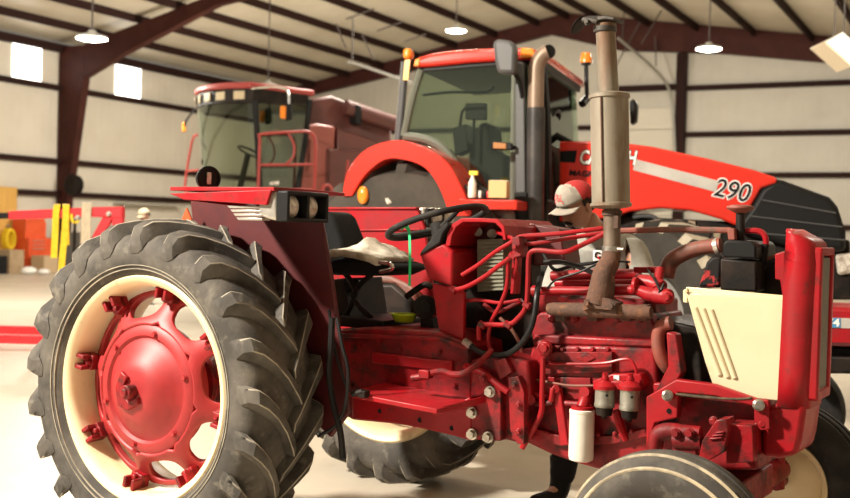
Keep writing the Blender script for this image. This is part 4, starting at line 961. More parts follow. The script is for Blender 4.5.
# rear fender and wheel
bm = NB()
outr = [(342, 196), (346, 175), (356, 158), (372, 146), (398, 140), (424, 147), (446, 161), (458, 180), (470, 208), (470, 216)]
innr = [(448, 216), (446, 205), (436, 182), (422, 166), (400, 159), (384, 160), (370, 170), (360, 182), (352, 196)]
oi = [Q(x, y, -1.30) for x, y in outr]; ii = [Q(x, y, -1.30) for x, y in innr]
oi = smooth(oi, 4); ii = smooth(ii, 4)
prism(bm, oi + ii, (0, .52, 0)); obj('rear_fender', bm, mred, mg, bevel=.03, sm=50)
RC = Q(401, 262, -1.18); RR = RC.z
RC.z = RR = 1.02
def big_wheel(c, r, w, rr, nl, m, name, m2=None):
    mm = alongY((0, 0, 0))
    b = lathe(NB(), [(0, .05), (rr * .35, .06), (rr * .5, -.02), (rr * .9, -.06), (rr, .02), (rr * 1.03, .02), (rr, -.1), (0, -.1)], mm, 48)
    ww = obj(name, b, M('grey_wheel_paint', (.20, .19, .175), rough=.5), mg); ww.location = c
    pf = [(rr, .03), (rr + .05, .08), (r * .8, w * .22), (r * .92, w * .12), (r * .955, -.05), (r * .955, -w + .05), (r * .92, -w - .02), (r * .8, -w - .06), (rr, -w + .05)]
    b = lathe(NB(), pf, mm, 72, closed=True)
    for side in (0, 1):
        for q in range(nl):
            th = 2 * math.pi * (q + .5 * side) / nl; prev = None
            for h, rb, rt, dth, hw in ((.06, .84, .90, .02, .045), (.03, .88, 1.0, 0, .045), (-w * .25, .92, 1.03, -.12, .04), (-w * .53, .93, 1.03, -.27, .035)):
                hh = h if side == 0 else -w - h
                vs = [b.verts.new(mm @ V((r * r_ * math.cos(th + dth + k_ / r), r * r_ * math.sin(th + dth + k_ / r), hh))) for r_, k_ in ((rb, hw * 1.5), (rt, hw), (rt, -hw), (rb, -hw * 1.5))]
                if prev:
                    for j in range(4): b.faces.new((prev[j], prev[(j + 1) % 4], vs[(j + 1) % 4], vs[j])).material_index = 1 if j == 1 and m2 else 0
                else: b.faces.new(vs)
                prev = vs
            b.faces.new(prev)
    obj('tire', b, [m, m2] if m2 else m, ww, sm=32); return ww
mudt = M('brown_dusty_tire_rubber', (.060, .048, .036), (.035, .03, .024), scale=5, rough=.85)
w1 = big_wheel(RC, 1.02, .5, .52, 20, mudt, 'rear_wheel')
w2 = copy_tree(w1, mg); w2.location = (RC.x, 1.18, RR); w2.rotation_euler = (0, 0, math.pi)
FC = Q(654, 250, -.95); FC.z = .80
w3 = big_wheel(V((FC.x, -.95, .80)), .80, .42, .38, 18, rubberl, 'front_wheel', mudl)
w3.rotation_euler = (0, 0, R(-38))
w4 = copy_tree(w3, mg); w4.location = (FC.x, .95, .80); w4.rotation_euler = (0, 0, math.pi - R(38))
bm = NB(); cyl(bm, (FC.x, -.9, .8), (FC.x, .9, .8), .12, n=16); obj('front_axle', bm, blackg, mg)
bm = NB(); cyl(bm, (RC.x, -1.0, RR), (RC.x, 1.0, RR), .16, n=16); box(bm, (RC.x + .8, 0, .95), (2.6, .7, .6)); obj('rear_axle', bm, blackg, mg, bevel=.02)
bm = NB(); slab(bm, MF, [(448, 207), (458, 205), (513, 209), (514, 240), (452, 240)], YC - .28, YC + .1); obj('fuel_tank', bm, M('mid_grey_plastic', (.22, .22, .21), rough=.5), mg, bevel=.05)
# lamp cluster under the fender
bm = NB(); c = Q(362.5, 195, -1.31)
lathe(bm, [(0, .02), (.045, .015), (.06, 0), (.06, -.03), (0, -.03)], alongY(c) @ Matrix.Diagonal((.8, 1.25, 1, 1)), 24); obj('tail_lamp', bm, amber, mg)
bm = NB(); slab(bm, MF, [(371, 186), (396, 186), (404, 206), (372, 206)], -1.26, -1.16); obj('lamp_housing', bm, blackg, mg, bevel=.02)
bm = NB(); slab(bm, MF, [(380, 190), (384, 188), (392, 203), (387, 205)], -1.28, -1.255); obj('lamp_lens', bm, lensm, mg, bevel=.01)

# things standing on its cab step
def stand(o, p): o.location = p; return o
ZS = Q(490, 199.5, -1.40).z + .012
def on_step(px, py=199.5):
    p = Q(px, py, -1.34); return MF.m @ V((p.x, p.y, ZS + .003))
c = on_step(472)
bm = lathe(NB(), [(0, 0), (.032, 0), (.034, .01), (.034, .12), (.020, .15), (.013, .17), (.013, .185), (0, .185)], Matrix.Translation(c), 20)
o = obj('spray_bottle', bm, white); tag(o, 'white plastic spray bottle with a yellow trigger on the cab step of the big tractor', 'bottle')
bm = NB(); box(bm, c + V((.01, -.0, .20)), (.075, .03, .035), Matrix.Rotation(MY, 3, 'Z')); obj('trigger', bm, M('yellow_plastic', (.9, .62, .05), rough=.4), o, bevel=.006)
c = on_step(499)
bm = NB(); box(bm, c + V((0, 0, .07)), (.15, .12, .14), Matrix.Rotation(MY, 3, 'Z'))
o = obj('carton', bm, M('tan_cardboard', (.62, .43, .20), rough=.8), bevel=.003); tag(o, 'small tan cardboard carton on the cab step of the big tractor', 'carton')
bm = NB(); box(bm, c + V((0, 0, .1415)), (.15, .04, .003), Matrix.Rotation(MY, 3, 'Z')); obj('packing_tape', bm, decalw, o)
for i in range(4):
    c = on_step(480 + i * 4.1, 200)
    bm = lathe(NB(), [(0, 0), (.013, 0), (.014, .004), (.014, .05), (.010, .058), (0, .058)], Matrix.Translation(c), 14)
    o = obj('small_jar', bm, (white, decalb, hoistr, steel)[i])
    tag(o, ('white small jar right of the spray bottle on the cab step', 'black small jar between a white and a red one on the cab step', 'red small jar on the cab step beside the carton', 'steel small jar touching the carton on the cab step')[i], 'jar', 'small jars on the cab step')

# ---------------------------------------------------------------- old combine harvester at the left
p_ = dp(255, 150, 17)
CY = R(-150.1 + 27.5)
lf = V((-math.sin(CY), math.cos(CY)))
CF = Frame(p_.x - lf.x * .95, p_.y - lf.y * .95, CY)
cb = CF.root('combine_harvester', 'faded maroon combine harvester with a green glazed cab at the left', 'combine harvester')
K = CF.Y; KX = CF.X
YN, YO = .95, -.95
xf = 0.0
# cab glass: rounded front, side door
def fr(px, py): return KX(px, py, xf)
topf, botf = fr(253, 104).z, fr(257, 192).z
fp_ = [(YN, 0), (.6, .27), (.2, .43), (-.2, .46), (-.6, .38), (YO, .16)]
bm = NB(); top_ = [bm.verts.new((x + .05, y, topf)) for y, x in fp_]; bot_ = [bm.verts.new((x - .10, y, botf)) for y, x in fp_]
for i in range(5): bm.faces.new((top_[i], top_[i + 1], bot_[i + 1], bot_[i]))
obj('windshield', bm, cgl2, cb, sm=60)
xs_ = K(309, 104, YN).x
bm = NB(); slab(bm, CF, [(258, 103), (309, 104), (298, 188), (262, 190)], YN, YN - .02); obj('cab_door_glass', bm, cgl2, cb)
bm = NB(); slab(bm, CF, [(258, 103), (309, 104), (298, 188), (262, 190)], YO, YO + .02); obj('cab_side_glass', bm, cgl2, cb)
for y in (YN, YO):
    obj('cab_pillar', tube(NB(), [K(255, 100, y), K(258, 150, y), K(260, 194, y)], .05, n=8, k=2), blackp, cb)
    obj('cab_pillar', tube(NB(), [K(310, 100, y), K(304, 150, y), K(297, 192, y)], .045, n=8, k=2), blackp, cb)
zr0, zr1 = fr(250, 103).z, fr(250, 89).z
bm = NB(); prism(bm, [(x + .10, y, zr1 - .02) for y, x in fp_] + [(xs_ - .1, YO, zr1 - .06), (xs_ - .1, YN, zr1 - .06)], (0, 0, .10)); obj('cab_roof', bm, combr, cb, bevel=.03)
bm = NB(); prism(bm, [(x + .06, y, zr0 - .03) for y, x in fp_] + [(xs_, YO, zr0 - .06), (xs_, YN, zr0 - .06)], (0, 0, zr1 - zr0 + .02)); vz = obj('roof_visor', bm, blackg, cb, bevel=.02)
for i, t in enumerate((.10, .27, .44, .62, .82)):
    y_ = YN - t * 1.9
    for (ya, xa), (yb, xb) in zip(fp_, fp_[1:]):
        if yb <= y_ <= ya: x_ = xa + (xb - xa) * (ya - y_) / (ya - yb); an_ = math.atan2(-(xb - xa), -(yb - ya))
    bm = NB(); box(bm, (x_ + .062, y_, (zr0 + zr1) / 2 - .01), (.02, .20, .13), Matrix.Rotation(-an_, 3, 'Z')); obj('work_lamp', bm, M('cream_lamp_lens', (.55, .46, .30), rough=.3), vz, bevel=.008)
bm = NB(); prism(bm, [(xs_ - .05, YO, .9), (.1, YO, .9), (.1, YN, .9), (xs_ - .05, YN, .9)], (0, 0, botf - .9)); obj('cab_base', bm, comb, cb, bevel=.03)
bm = NB(); box(bm, (-.75, .0, botf + .35), (.5, .55, .14)); box(bm, (-.98, .0, botf + .75), (.14, .55, .75)); obj('cab_seat', bm, interior, cb, bevel=.05)
bm = NB(); tube(bm, [(-.1, 0, botf), (-.25, 0, botf + .65)], .05, n=8, k=1)
mw = Matrix.Translation((-.27, 0, botf + .68)) @ Matrix.Rotation(R(-25), 4, 'Y'); tube(bm, [mw @ V((.2 * math.cos(t * .3927), .2 * math.sin(t * .3927), 0)) for t in range(16)], .018, n=8, k=2, closed=True); obj('cab_steering_wheel', bm, blackp, cb)
bm = NB(); prism(bm, [(xs_ + .02, YO, botf), (xs_ + .02, YN, botf), (xs_ + .02, YN, topf - .5), (xs_ + .02, YO, topf - .5)], (-.06, 0, 0)); obj('cab_back_wall', bm, interior, cb)
# grain tank and body
YT = 1.05
bm = NB(); slab(bm, CF, [(311, 99), (332, 95), (359, 106), (392, 119), (394, 215), (300, 215), (303, 150)], YT - .35, YO - .1); obj('grain_tank', bm, comb, cb, bevel=.05)
bm = NB(); slab(bm, CF, [(303, 126), (318, 123), (336, 126), (334, 200), (298, 200)], YT - .1, YT - .34); obj('side_shield', bm, M('faded_pink_maroon_paint', (.24, .065, .05), rough=.4), cb, bevel=.05)
bm = NB(); slab(bm, CF, [(338, 128), (392, 146), (392, 212), (336, 212)], YT - .12, YT - .36); obj('engine_shield', bm, comb, cb, bevel=.03)
bm = NB(); cyl(bm, K(345, 107, YT - .2), K(398, 125, YT - .2), .13, n=16); obj('unloading_auger', bm, comb, cb)
bm = NB(); slab(bm, CF, [(356, 104), (362, 106), (362, 125), (356, 123)], YT - .05, YT - .3); obj('auger_cover', bm, blackp, cb, bevel=.02)
def rail(pts, y, r=.024): return tube(NB(), [K(*p, y) for p in pts], r, n=8, k=3)
YR = 1.35
bm = rail([(258, 196), (259, 165), (260, 140), (262, 134), (300, 131.5), (309, 132), (315, 139), (315.5, 160), (314, 196)], YR); rl = obj('hand_rail', bm, combr, cb)
bm = NB(); tube(bm, [K(259, 165, YR), K(315, 164.5, YR)], .02, n=8, k=1); tube(bm, [K(262, 190, YR), K(314, 189.5, YR)], .02, n=8, k=1); tube(bm, [K(288, 133, YR), K(294, 145, YR), K(293, 157, YR), K(286, 164, YR)], .018, n=8, k=3); obj('rail_bars', bm, combr, rl)
bm = rail([(321, 206), (322, 190), (327, 185), (332, 190), (334, 206)], YR - .1); tube(bm, [K(342, 206, YR - .1), K(346, 180, YR - .1), K(348, 160, YR - .1)], .022, n=8, k=2); obj('ladder_rail', bm, combr, cb)
bm = rail([(346, 206), (350, 191), (356, 190), (360, 206)], YR - .1); obj('ladder_rail', bm, combr, cb)
bm = NB(); tube(bm, [KX(197, 135, xf - .2), KX(192, 142, xf - .2), KX(185, 186, xf - .2), KX(190, 194, xf - .2), KX(196, 196, xf - .2)], .025, n=8, k=3); tube(bm, [KX(188, 171, xf - .2), KX(199, 170, xf - .2)], .02, n=8, k=1); obj('hand_rail', bm, combr, cb)
bm = NB(); tube(bm, [K(252, 88.5, YN), K(270, 87, YN + .3), K(282, 88, YN + .4), K(288, 92, YN + .4), K(289, 105, YN + .4)], .02, n=8, k=3); ma = obj('mirror_arm', bm, chrome, cb)
bm = NB(); slab(bm, CF, [(286, 104), (292, 103), (293, 119), (287, 121)], YN + .45, YN + .36); obj('side_mirror', bm, blackp, ma, bevel=.02)
bm = NB(); slab(bm, CF, [(281, 106), (286.5, 106), (286, 119), (281, 118)], YN + .45, YN + .40); obj('turn_lamp', bm, amber, ma, bevel=.015)
bm = NB(); a, b_ = KX(184, 127, xf - .1), KX(193, 110, xf - .1); tube(bm, [b_ + V((0, .1, 0)), a + V((0, .1, .1)), a + V((0, 0, -.1))], .02, n=8, k=2); ma2 = obj('mirror_arm', bm, blackp, cb)
bm = NB(); box(bm, a, (.05, .10, .17)); obj('turn_lamp', bm, amber, ma2, bevel=.012)
bm = NB(); slab(bm, CF, [(270, 182), (279, 181), (279, 184.5), (270, 185)], YN + .01, YN); obj('warning_label', bm, decalw, cb)
bm = NB(); box(bm, (-2.6, 0, 1.1), (4.6, 1.9, 1.0)); box(bm, (-3.0, 0, 2.1), (3.6, 2.0, 1.3)); obj('chassis', bm, comb, cb, bevel=.05)
for xx, rr_, yy in ((-.5, .85, 1.35), (-.5, .85, -1.35), (-4.2, .55, 1.2), (-4.2, .55, -1.2)):
    b = lathe(NB(), [(0, .0), (rr_ * .5, .02), (rr_ * .5, -.05), (0, -.05)], alongY((xx, yy, rr_), -1), 28); wv = obj('wheel', b, cream, cb)
    b = lathe(NB(), [(rr_ * .5, .1), (rr_ * .7, .22), (rr_ * .95, .2), (rr_, .12), (rr_, -.12), (rr_ * .95, -.2), (rr_ * .7, -.22), (rr_ * .5, -.1)], alongY((xx, yy, rr_), -1), 40, closed=True); obj('tire', b, rubberd, wv)
# ---------------------------------------------------------------- people
def skin_mesh(J, E, sub=2):
    """J: name -> (point, radius); E: pairs. One continuous skinned surface as a mesh"""
    names = list(J); ix = {n: i for i, n in enumerate(names)}
    me = bpy.data.meshes.new('skin_source'); me.from_pydata([J[n][0] for n in names], [(ix[a], ix[b]) for a, b in E], [])
    o = bpy.data.objects.new('skin_source', me); COL.objects.link(o)
    o.modifiers.new('skin', 'SKIN')
    for i, n in enumerate(names):
        r = J[n][1]; me.skin_vertices[0].data[i].radius = r if isinstance(r, tuple) else (r, r)
    me.skin_vertices[0].data[0].use_root = True
    s = o.modifiers.new('sub', 'SUBSURF'); s.levels = sub; s.render_levels = sub
    dg = bpy.context.evaluated_depsgraph_get()
    m2 = bpy.data.meshes.new_from_object(o.evaluated_get(dg))
    bpy.data.objects.remove(o); bpy.data.meshes.remove(me)
    return m2
def add_mesh(bm, me):
    bm.from_mesh(me); bpy.data.meshes.remove(me); return bm
def head_bm(bm, H):
    b = NB(); bmesh.ops.create_uvsphere(b, u_segments=36, v_segments=28, radius=1)
    for v in b.verts:
        x, y, z = v.co.x * .098, v.co.y * .078, v.co.z * .122
        if z < 0:
            t = min(1, -z / .122)
            y *= 1 - .30 * t ** 1.6
            if x < 0: x *= 1 - .55 * t ** .8
            else: x *= 1 - .05 * t
        if x > .03:
            for sy in (-1, 1): x -= .010 * math.exp(-((y - sy * .032) / .016) ** 2 - ((z - .010) / .014) ** 2)
            x += .024 * math.exp(-(y / .011) ** 2 - ((z + .022) / .020) ** 2) * (1 if z < -.02 else .75)
            x += .006 * math.exp(-(y / .02) ** 2 - ((z + .062) / .010) ** 2)
            x += .007 * math.exp(-(y / .022) ** 2 - ((z + .105) / .014) ** 2)
        v.co = (x, y, z)
    for sy in (-1, 1):
        ball(b, (-.008, sy * .077, -.012), (.020, .009, .032), Matrix.Rotation(sy * .25, 3, 'Z'), 14, 10)
        ball(b, (.076, sy * .031, .010), (.013, .014, .012), None, 12, 8)
    b.transform(H)
    me = bpy.data.meshes.new('tmp'); b.to_mesh(me); b.free(); add_mesh(bm, me)
def finger(bm, a, d, n, L, r, curl):
    pts = [V(a)]; d = V(d).normalized(); n = V(n).normalized()
    for i, f in enumerate((.45, .32, .25)):
        pts.append(pts[-1] + d * L * f); d = (d * math.cos(curl) + n * math.sin(curl)).normalized()
    tube(bm, pts, [r, r, r * .9, r * .7], n=8, k=2)
def hand(bm, wrist, d, palm_n, side):
    """palm, four fingers of unequal length, curled, and a thumb leaving the side of the palm"""
    d = V(d).normalized(); n = V(palm_n); n = (n - d * n.dot(d)).normalized(); s = d.cross(n) * side
    mm = Matrix((d, s, n)).transposed()
    w = V(wrist); ball(bm, w + d * .048, (.052, .040, .016), mm, 18, 10)
    for i, L in enumerate((.068, .078, .072, .056)):
        finger(bm, w + d * (.082 - abs(i - 1.3) * .004) + s * (.028 - i * .019), d + s * (.10 - i * .06), n, L, .0088 - .0006 * i, .45)
    finger(bm, w + d * .030 + s * .034, d * .75 + s * .75, n * .6 - s * .3, .060, .0100, .35)
def person(F, label, J, head_at, hyaw, hpitch, tilt=0, capmats=None, logo=False):
    rt = F.root('person', label, 'person')
    H = Matrix.Translation(head_at) @ Matrix.Rotation(hyaw, 4, 'Z') @ Matrix.Rotation(hpitch, 4, 'Y') @ Matrix.Rotation(tilt, 4, 'X')
    base = H @ V((-.03, 0, -.075))
    E = [('pelvis', 'waist'), ('waist', 'chest'), ('chest', 'neck'), ('neck', 'skull')]
    for s in 'RL': E += [('chest', 'sh' + s), ('sh' + s, 'el' + s), ('el' + s, 'wr' + s), ('pelvis', 'hip' + s), ('hip' + s, 'kn' + s), ('kn' + s, 'an' + s), ('an' + s, 'toe' + s)]
    rad = dict(pelvis=(.105, .085), waist=(.10, .08), chest=(.10, .08), neck=.055, skull=.052, sh=.050, el=.038, wr=.029, hip=.070, kn=.050, an=.042, toe=.034)
    JJ = {k_: (V(p), rad.get(k_, rad.get(k_[:-1]))) for k_, p in J.items()}
    JJ['skull'] = (base, .052)
    bm = NB(); add_mesh(bm, skin_mesh(JJ, E)); head_bm(bm, H)
    for s, sd in (('R', 1), ('L', -1)):
        w, e = V(J['wr' + s]), V(J['el' + s]); hand(bm, w, (w - e), (0, 0, -1), sd)
    obj('body', bm, skin, rt, sm=60)
    # clothes follow the same skeleton, a little larger
    def cloth(name, keys, edges, grow, m):
        j2 = {k_: (JJ[k_][0], tuple(x + grow for x in JJ[k_][1]) if isinstance(JJ[k_][1], tuple) else JJ[k_][1] + grow) for k_ in keys}
        b = NB(); add_mesh(b, skin_mesh(j2, edges)); return obj(name, b, m, rt, sm=60)
    JJ['nk0'] = (V(J['chest']).lerp(V(J['neck']), .75), .062)
    JJ['wrR'] = (JJ['wrR'][0], .012); JJ['wrL'] = (JJ['wrL'][0], .012)
    ks = ['chest', 'nk0', 'waist', 'pelvis', 'shR', 'elR', 'shL', 'elL', 'wrR', 'wrL']
    sh = cloth('shirt', ks, [('pelvis', 'waist'), ('waist', 'chest'), ('chest', 'nk0'), ('chest', 'shR'), ('chest', 'shL'), ('shR', 'elR'), ('shL', 'elL'), ('elR', 'wrR'), ('elL', 'wrL')], .042, shirt)
    b = NB(); nb = V(J['neck']); up = (base - nb).normalized()
    lathe(b, [(.088, -.075), (.076, -.02), (.070, .012), (.066, .014), (.072, -.03)], Matrix.Translation(nb) @ basis(up).to_4x4(), 24); obj('collar', b, shirt, sh, sm=60)
    tk = ['pelvis', 'hipR', 'knR', 'hipL', 'knL', 'anR', 'anL']
    cloth('trousers', tk, [('pelvis', 'hipR'), ('pelvis', 'hipL'), ('hipR', 'knR'), ('hipL', 'knL'), ('knR', 'anR'), ('knL', 'anL')], .034, pants)
    for s in 'RL':
        an, toe = V(J['an' + s]), V(J['toe' + s]); b = NB()
        dd = (toe - an); dd.z = 0; dd.normalize()
        tube(b, [an + V((0, 0, .17)), an + V((0, 0, .02)), V((an.x, an.y, .055)) + dd * .05, V((an.x, an.y, .045)) + dd * .20], [.064, .058, .052, .042], n=14, k=4)
        prism(b, [V((an.x, an.y, .0)) + dd * q_ + dd.orthogonal().cross(dd).normalized() * 0 + V((-dd.y, dd.x, 0)) * w_ for q_, w_ in ((-.06, .035), (.08, .042), (.20, .04), (.24, 0), (.20, -.04), (.08, -.042), (-.06, -.035))], (0, 0, .02))
        obj('boot', b, blackp, rt, sm=50)
    # hair and cap
    b = NB(); bmesh.ops.create_uvsphere(b, u_segments=30, v_segments=22, radius=1)
    for v in b.verts: v.co = V((v.co.x * .104 - .004, v.co.y * .083, v.co.z * .115 + .006))
    bmesh.ops.delete(b, geom=[v for v in b.verts if v.co.z < -.055 or (v.co.x > .028 and v.co.z < .04) or (v.co.z < -.0 and v.co.x > .0)], context='VERTS')
    b.transform(H); obj('hair', b, hair, rt, sm=60)
    b = NB()
    for sy in (-1, 1): tube(b, [H @ V((.095, sy * .016, .031)), H @ V((.094, sy * .032, .036)), H @ V((.084, sy * .046, .030))], .0045, n=6)
    obj('eyebrows', b, hair, rt)
    b = NB(); tube(b, [H @ V((.088, -.032, -.062)), H @ V((.101, -.014, -.051)), H @ V((.104, 0, -.049)), H @ V((.101, .014, -.051)), H @ V((.088, .032, -.062))], [.005, .008, .008, .008, .005], n=8)
    obj('moustache', b, hair, rt)
    b = NB(); ball(b, H @ V((.080, 0, -.104)), (.016, .024, .018), H.to_3x3(), 14, 10); obj('goatee', b, hair, rt)
    b = NB(); tube(b, [H @ V((.093, -.020, -.072)), H @ V((.100, 0, -.070)), H @ V((.093, .020, -.072))], .0045, n=8); obj('lips', b, M('lips', (.36, .13, .10), rough=.5), rt)
    cm = capmats or (capg, capr)
    b = NB(); bmesh.ops.create_uvsphere(b, u_segments=36, v_segments=24, radius=1)
    for v in b.verts:
        v.co = V((v.co.x * .109 - .002, v.co.y * .088, v.co.z * .098 + .030 + (.014 if v.co.x > .3 and v.co.z > .3 else 0)))
    bmesh.ops.delete(b, geom=[v for v in b.verts if v.co.z < .032 - max(0, -v.co.x) * .18], context='VERTS')
    for f in b.faces: f.material_index = 0 if f.calc_center_median().x > .012 else 1
    b.transform(H); cp = obj('cap', b, list(cm), rt, sm=60, mods=(('SOLIDIFY', {'thickness': .003}),))
    b = NB(); rows = []
    for i in range(13):
        a_ = (i / 12 - .5) * 2.35; ca, sa = math.cos(a_), math.sin(a_)
        k_ = .066 * max(0, math.cos(a_ * .72)) ** .7
        rows.append([H @ V((.107 * ca - .002 + k_ * .98 * t, .087 * sa + k_ * .12 * sa * t, .040 - .016 * abs(sa) * 1.4 + .004 * t - .014 * t * abs(sa))) for t in (0, .35, .7, 1)])
    vs = [[b.verts.new(p) for p in r_] for r_ in rows]
    for i in range(12):
        for j in range(3): b.faces.new((vs[i][j], vs[i + 1][j], vs[i + 1][j + 1], vs[i][j + 1]))
    obj('cap_brim', b, cm[0], cp, sm=60, mods=(('SOLIDIFY', {'thickness': .004}),))
    if logo:
        b = NB()
        def onCap(u, w):
            a_ = u; z_ = w; r_ = math.sqrt(max(0, 1 - ((z_ - .030) / .112) ** 2)) + .02
            return H @ V((.109 * r_ * math.cos(a_) - .001, .0885 * r_ * math.sin(a_), z_))
        for seg in (((-.42, .062), (.42, .062)), ((.40, .075), (.44, .092), (.36, .102), (.28, .100)), ((.24, .076), (.18, .100), (.10, .100), (.06, .076)), ((.20, .086), (.09, .086)), ((-.12, .100), (.0, .098), (-.0, .088), (-.12, .086), (-.12, .077), (.0, .075)), ((-.34, .100), (-.22, .098), (-.22, .076), (-.36, .075)), ((-.22, .088), (-.32, .088))):
            tube(b, [onCap(-u, w) for u, w in seg], .0026, n=5, k=2 if len(seg) > 2 else 4)
        obj('cap_logo', b, hoistr, cp)
    return rt, sh

FD = 5.75
fo = WF.Z(604, 512, 0); fo = dp(604, 300, 5.85)
cfw = V((-.75, -.66))
PY = math.atan2(-.66, -.75) + R(27.5)
PF = Frame(fo.x, fo.y, PY)
D = PF.D
def fl0(p, z): return V((p.x, p.y, z))
J = dict(pelvis=D(612, 330, 6.0), waist=D(606, 298, 5.95), chest=D(601, 258, 5.85), neck=D(597, 232, 5.72),
         shR=D(566, 254, 5.92), elR=D(553, 296, 5.80), wrR=D(566, 296, 5.55),
         shL=D(634, 253, 5.68), elL=D(647, 298, 5.52), wrL=D(622, 297, 5.38),
         hipR=fl0(D(600, 340, 6.05), .90), knR=fl0(D(572, 420, 6.0), .50), anR=fl0(D(560, 498, 6.0), .10), toeR=V((0, 0, 0)),
         hipL=fl0(D(626, 340, 5.95), .90), knL=fl0(D(626, 420, 5.82), .50), anL=fl0(D(626, 500, 5.85), .10), toeL=V((0, 0, 0)))
for s in 'RL': J['toe' + s] = V((J['an' + s].x + .14, J['an' + s].y, .045))
worker, wshirt = person(PF, 'person in grey work shirt and grey and red cap bending over the tractor engine', J, D(577, 205, 5.62), R(-12), R(30), R(-4), logo=True)
dirn = (PF.i.to_3x3() @ (CAM - dp(600, 255, 5.8))).normalized()
mb = Matrix.Translation(D(600, 257, 5.66)) @ basis(dirn).to_4x4()
q0 = V((0, 0, 1)); zx = dirn; xx_ = q0.cross(zx).normalized(); yy_ = zx.cross(xx_)
mb = Matrix((xx_, yy_, zx)).transposed().to_4x4(); mb.translation = D(598, 257, 5.66)
bm = NB(); box(bm, mb @ V((0, 0, 0)), (.05, .07, .02), mb.to_3x3()); em = obj('chest_emblem', bm, decalw, wshirt, bevel=.006)
bm = NB()
tube(bm, [mb @ V((.012, .018, .012)), mb @ V((-.008, .022, .012)), mb @ V((-.014, .004, .012)), mb @ V((-.002, -.004, .012))], .004, n=6); tube(bm, [mb @ V((.010, .004, .012)), mb @ V((.014, -.014, .012)), mb @ V((.0, -.026, .012))], .004, n=6); obj('emblem_mark', bm, decalb, wshirt)
bm = NB(); tube(bm, [mb @ V((.002, .004, .013)), mb @ V((.006, -.010, .013))], .005, n=6); obj('emblem_dot', bm, hoistr, wshirt)
mb.translation = D(566, 260, 5.72); bm = NB(); box(bm, mb @ V((0, 0, 0)), (.045, .035, .02), mb.to_3x3()); nt_ = obj('name_patch', bm, decalw, wshirt, bevel=.005)
bm = NB(); tube(bm, [mb @ V((-.012, -.003, .011)), mb @ V((0, .002, .011)), mb @ V((.014, .001, .011))], .004, n=6); obj('patch_lettering', bm, hoistr, wshirt)

# a second person far behind the rear tire
p_ = dp(147, 300, 20); AF = Frame(p_.x, p_.y, R(27.5 - 130))
J2 = dict(pelvis=(0, 0, .95), waist=(.01, 0, 1.12), chest=(.02, 0, 1.34), neck=(.04, 0, 1.47), shR=(.02, -.19, 1.40), elR=(.02, -.24, 1.14), wrR=(.14, -.22, .94), shL=(.02, .19, 1.40), elL=(.02, .24, 1.14), wrL=(.14, .22, .94),
          hipR=(0, -.09, .9), knR=(.02, -.10, .5), anR=(0, -.11, .10), toeR=(.14, -.12, .045), hipL=(0, .09, .9), knL=(.02, .10, .5), anL=(0, .11, .10), toeL=(.14, .12, .045))
J2 = {k_: V(p) for k_, p in J2.items()}
person(AF, 'person in a tan cap and pale shirt, standing far behind the rear tire', J2, V((.09, 0, 1.62)), 0, R(25), 0, capmats=(beige, beige))

# ---------------------------------------------------------------- engine hoist and slings at the left
p_ = dp(60, 250, 12.9)
HF = Frame(p_.x, p_.y, R(27.5))
HY = HF.Y
ht = HF.root('engine_hoist', 'red engine hoist with a long boom, standing behind the rear tire', 'engine hoist')
bm = NB(); slab(bm, HF, [(8, 211), (96, 207), (122, 206.5), (122, 218), (96, 217), (8, 219.5)], -.07, .07)
bo = obj('boom', bm, hoistr, ht, bevel=.01)
bm = NB(); slab(bm, HF, [(-40, 214), (9, 212.5), (9, 218.5), (-40, 220)], -.05, .05); obj('boom_extension', bm, blackp, bo, bevel=.006)
for px, py in ((78, 217.5), (109, 214)):
    bm = NB(); bolt(bm, HY(px, py, -.07), .022, .04); obj('bolt', bm, steel, bo)
bm = NB(); slab(bm, HF, [(103, 216), (114, 216), (101, 237), (77, 278), (66, 284), (90, 240)], -.05, .05); obj('lift_ram', bm, hoistr, ht, bevel=.008)
zf = .10
base_p = HF.Z(48, 338, .12)
bm = NB(); slab(bm, HF, [(112, 217), (122, 217), (122, 336), (112, 336)], -.06, .06); obj('mast', bm, hoistr, ht, bevel=.008)
for py, yy in ((328, .75), (340, -.30)):
    a = HF.Y(135, py, yy); b_ = HF.Y(-60, py + 1.5, yy)
    z_ = .11; a.z = b_.z = z_
    bm = NB(); prism(bm, [V((a.x, yy - .05, .06)), V((a.x, yy + .05, .06)), V((a.x, yy + .05, .16)), V((a.x, yy - .05, .16))], (b_.x - a.x, 0, 0)); lg = obj('base_leg', bm, hoistr, ht, bevel=.008)
    for xx in (a.x - .1, b_.x + .1):
        bm = NB(); cyl(bm, (xx, yy - .02, .045), (xx, yy + .02, .045), .045, n=18); obj('caster', bm, blackp, lg)
bm = NB(); prism(bm, [V((HY(112, 300, 0).x, -.36, .06)), V((HY(122, 300, 0).x, -.36, .06)), V((HY(122, 300, 0).x, -.36, .16)), V((HY(112, 300, 0).x, -.36, .16))], (0, 1.17, 0)); obj('base_bar', bm, hoistr, ht, bevel=.008)
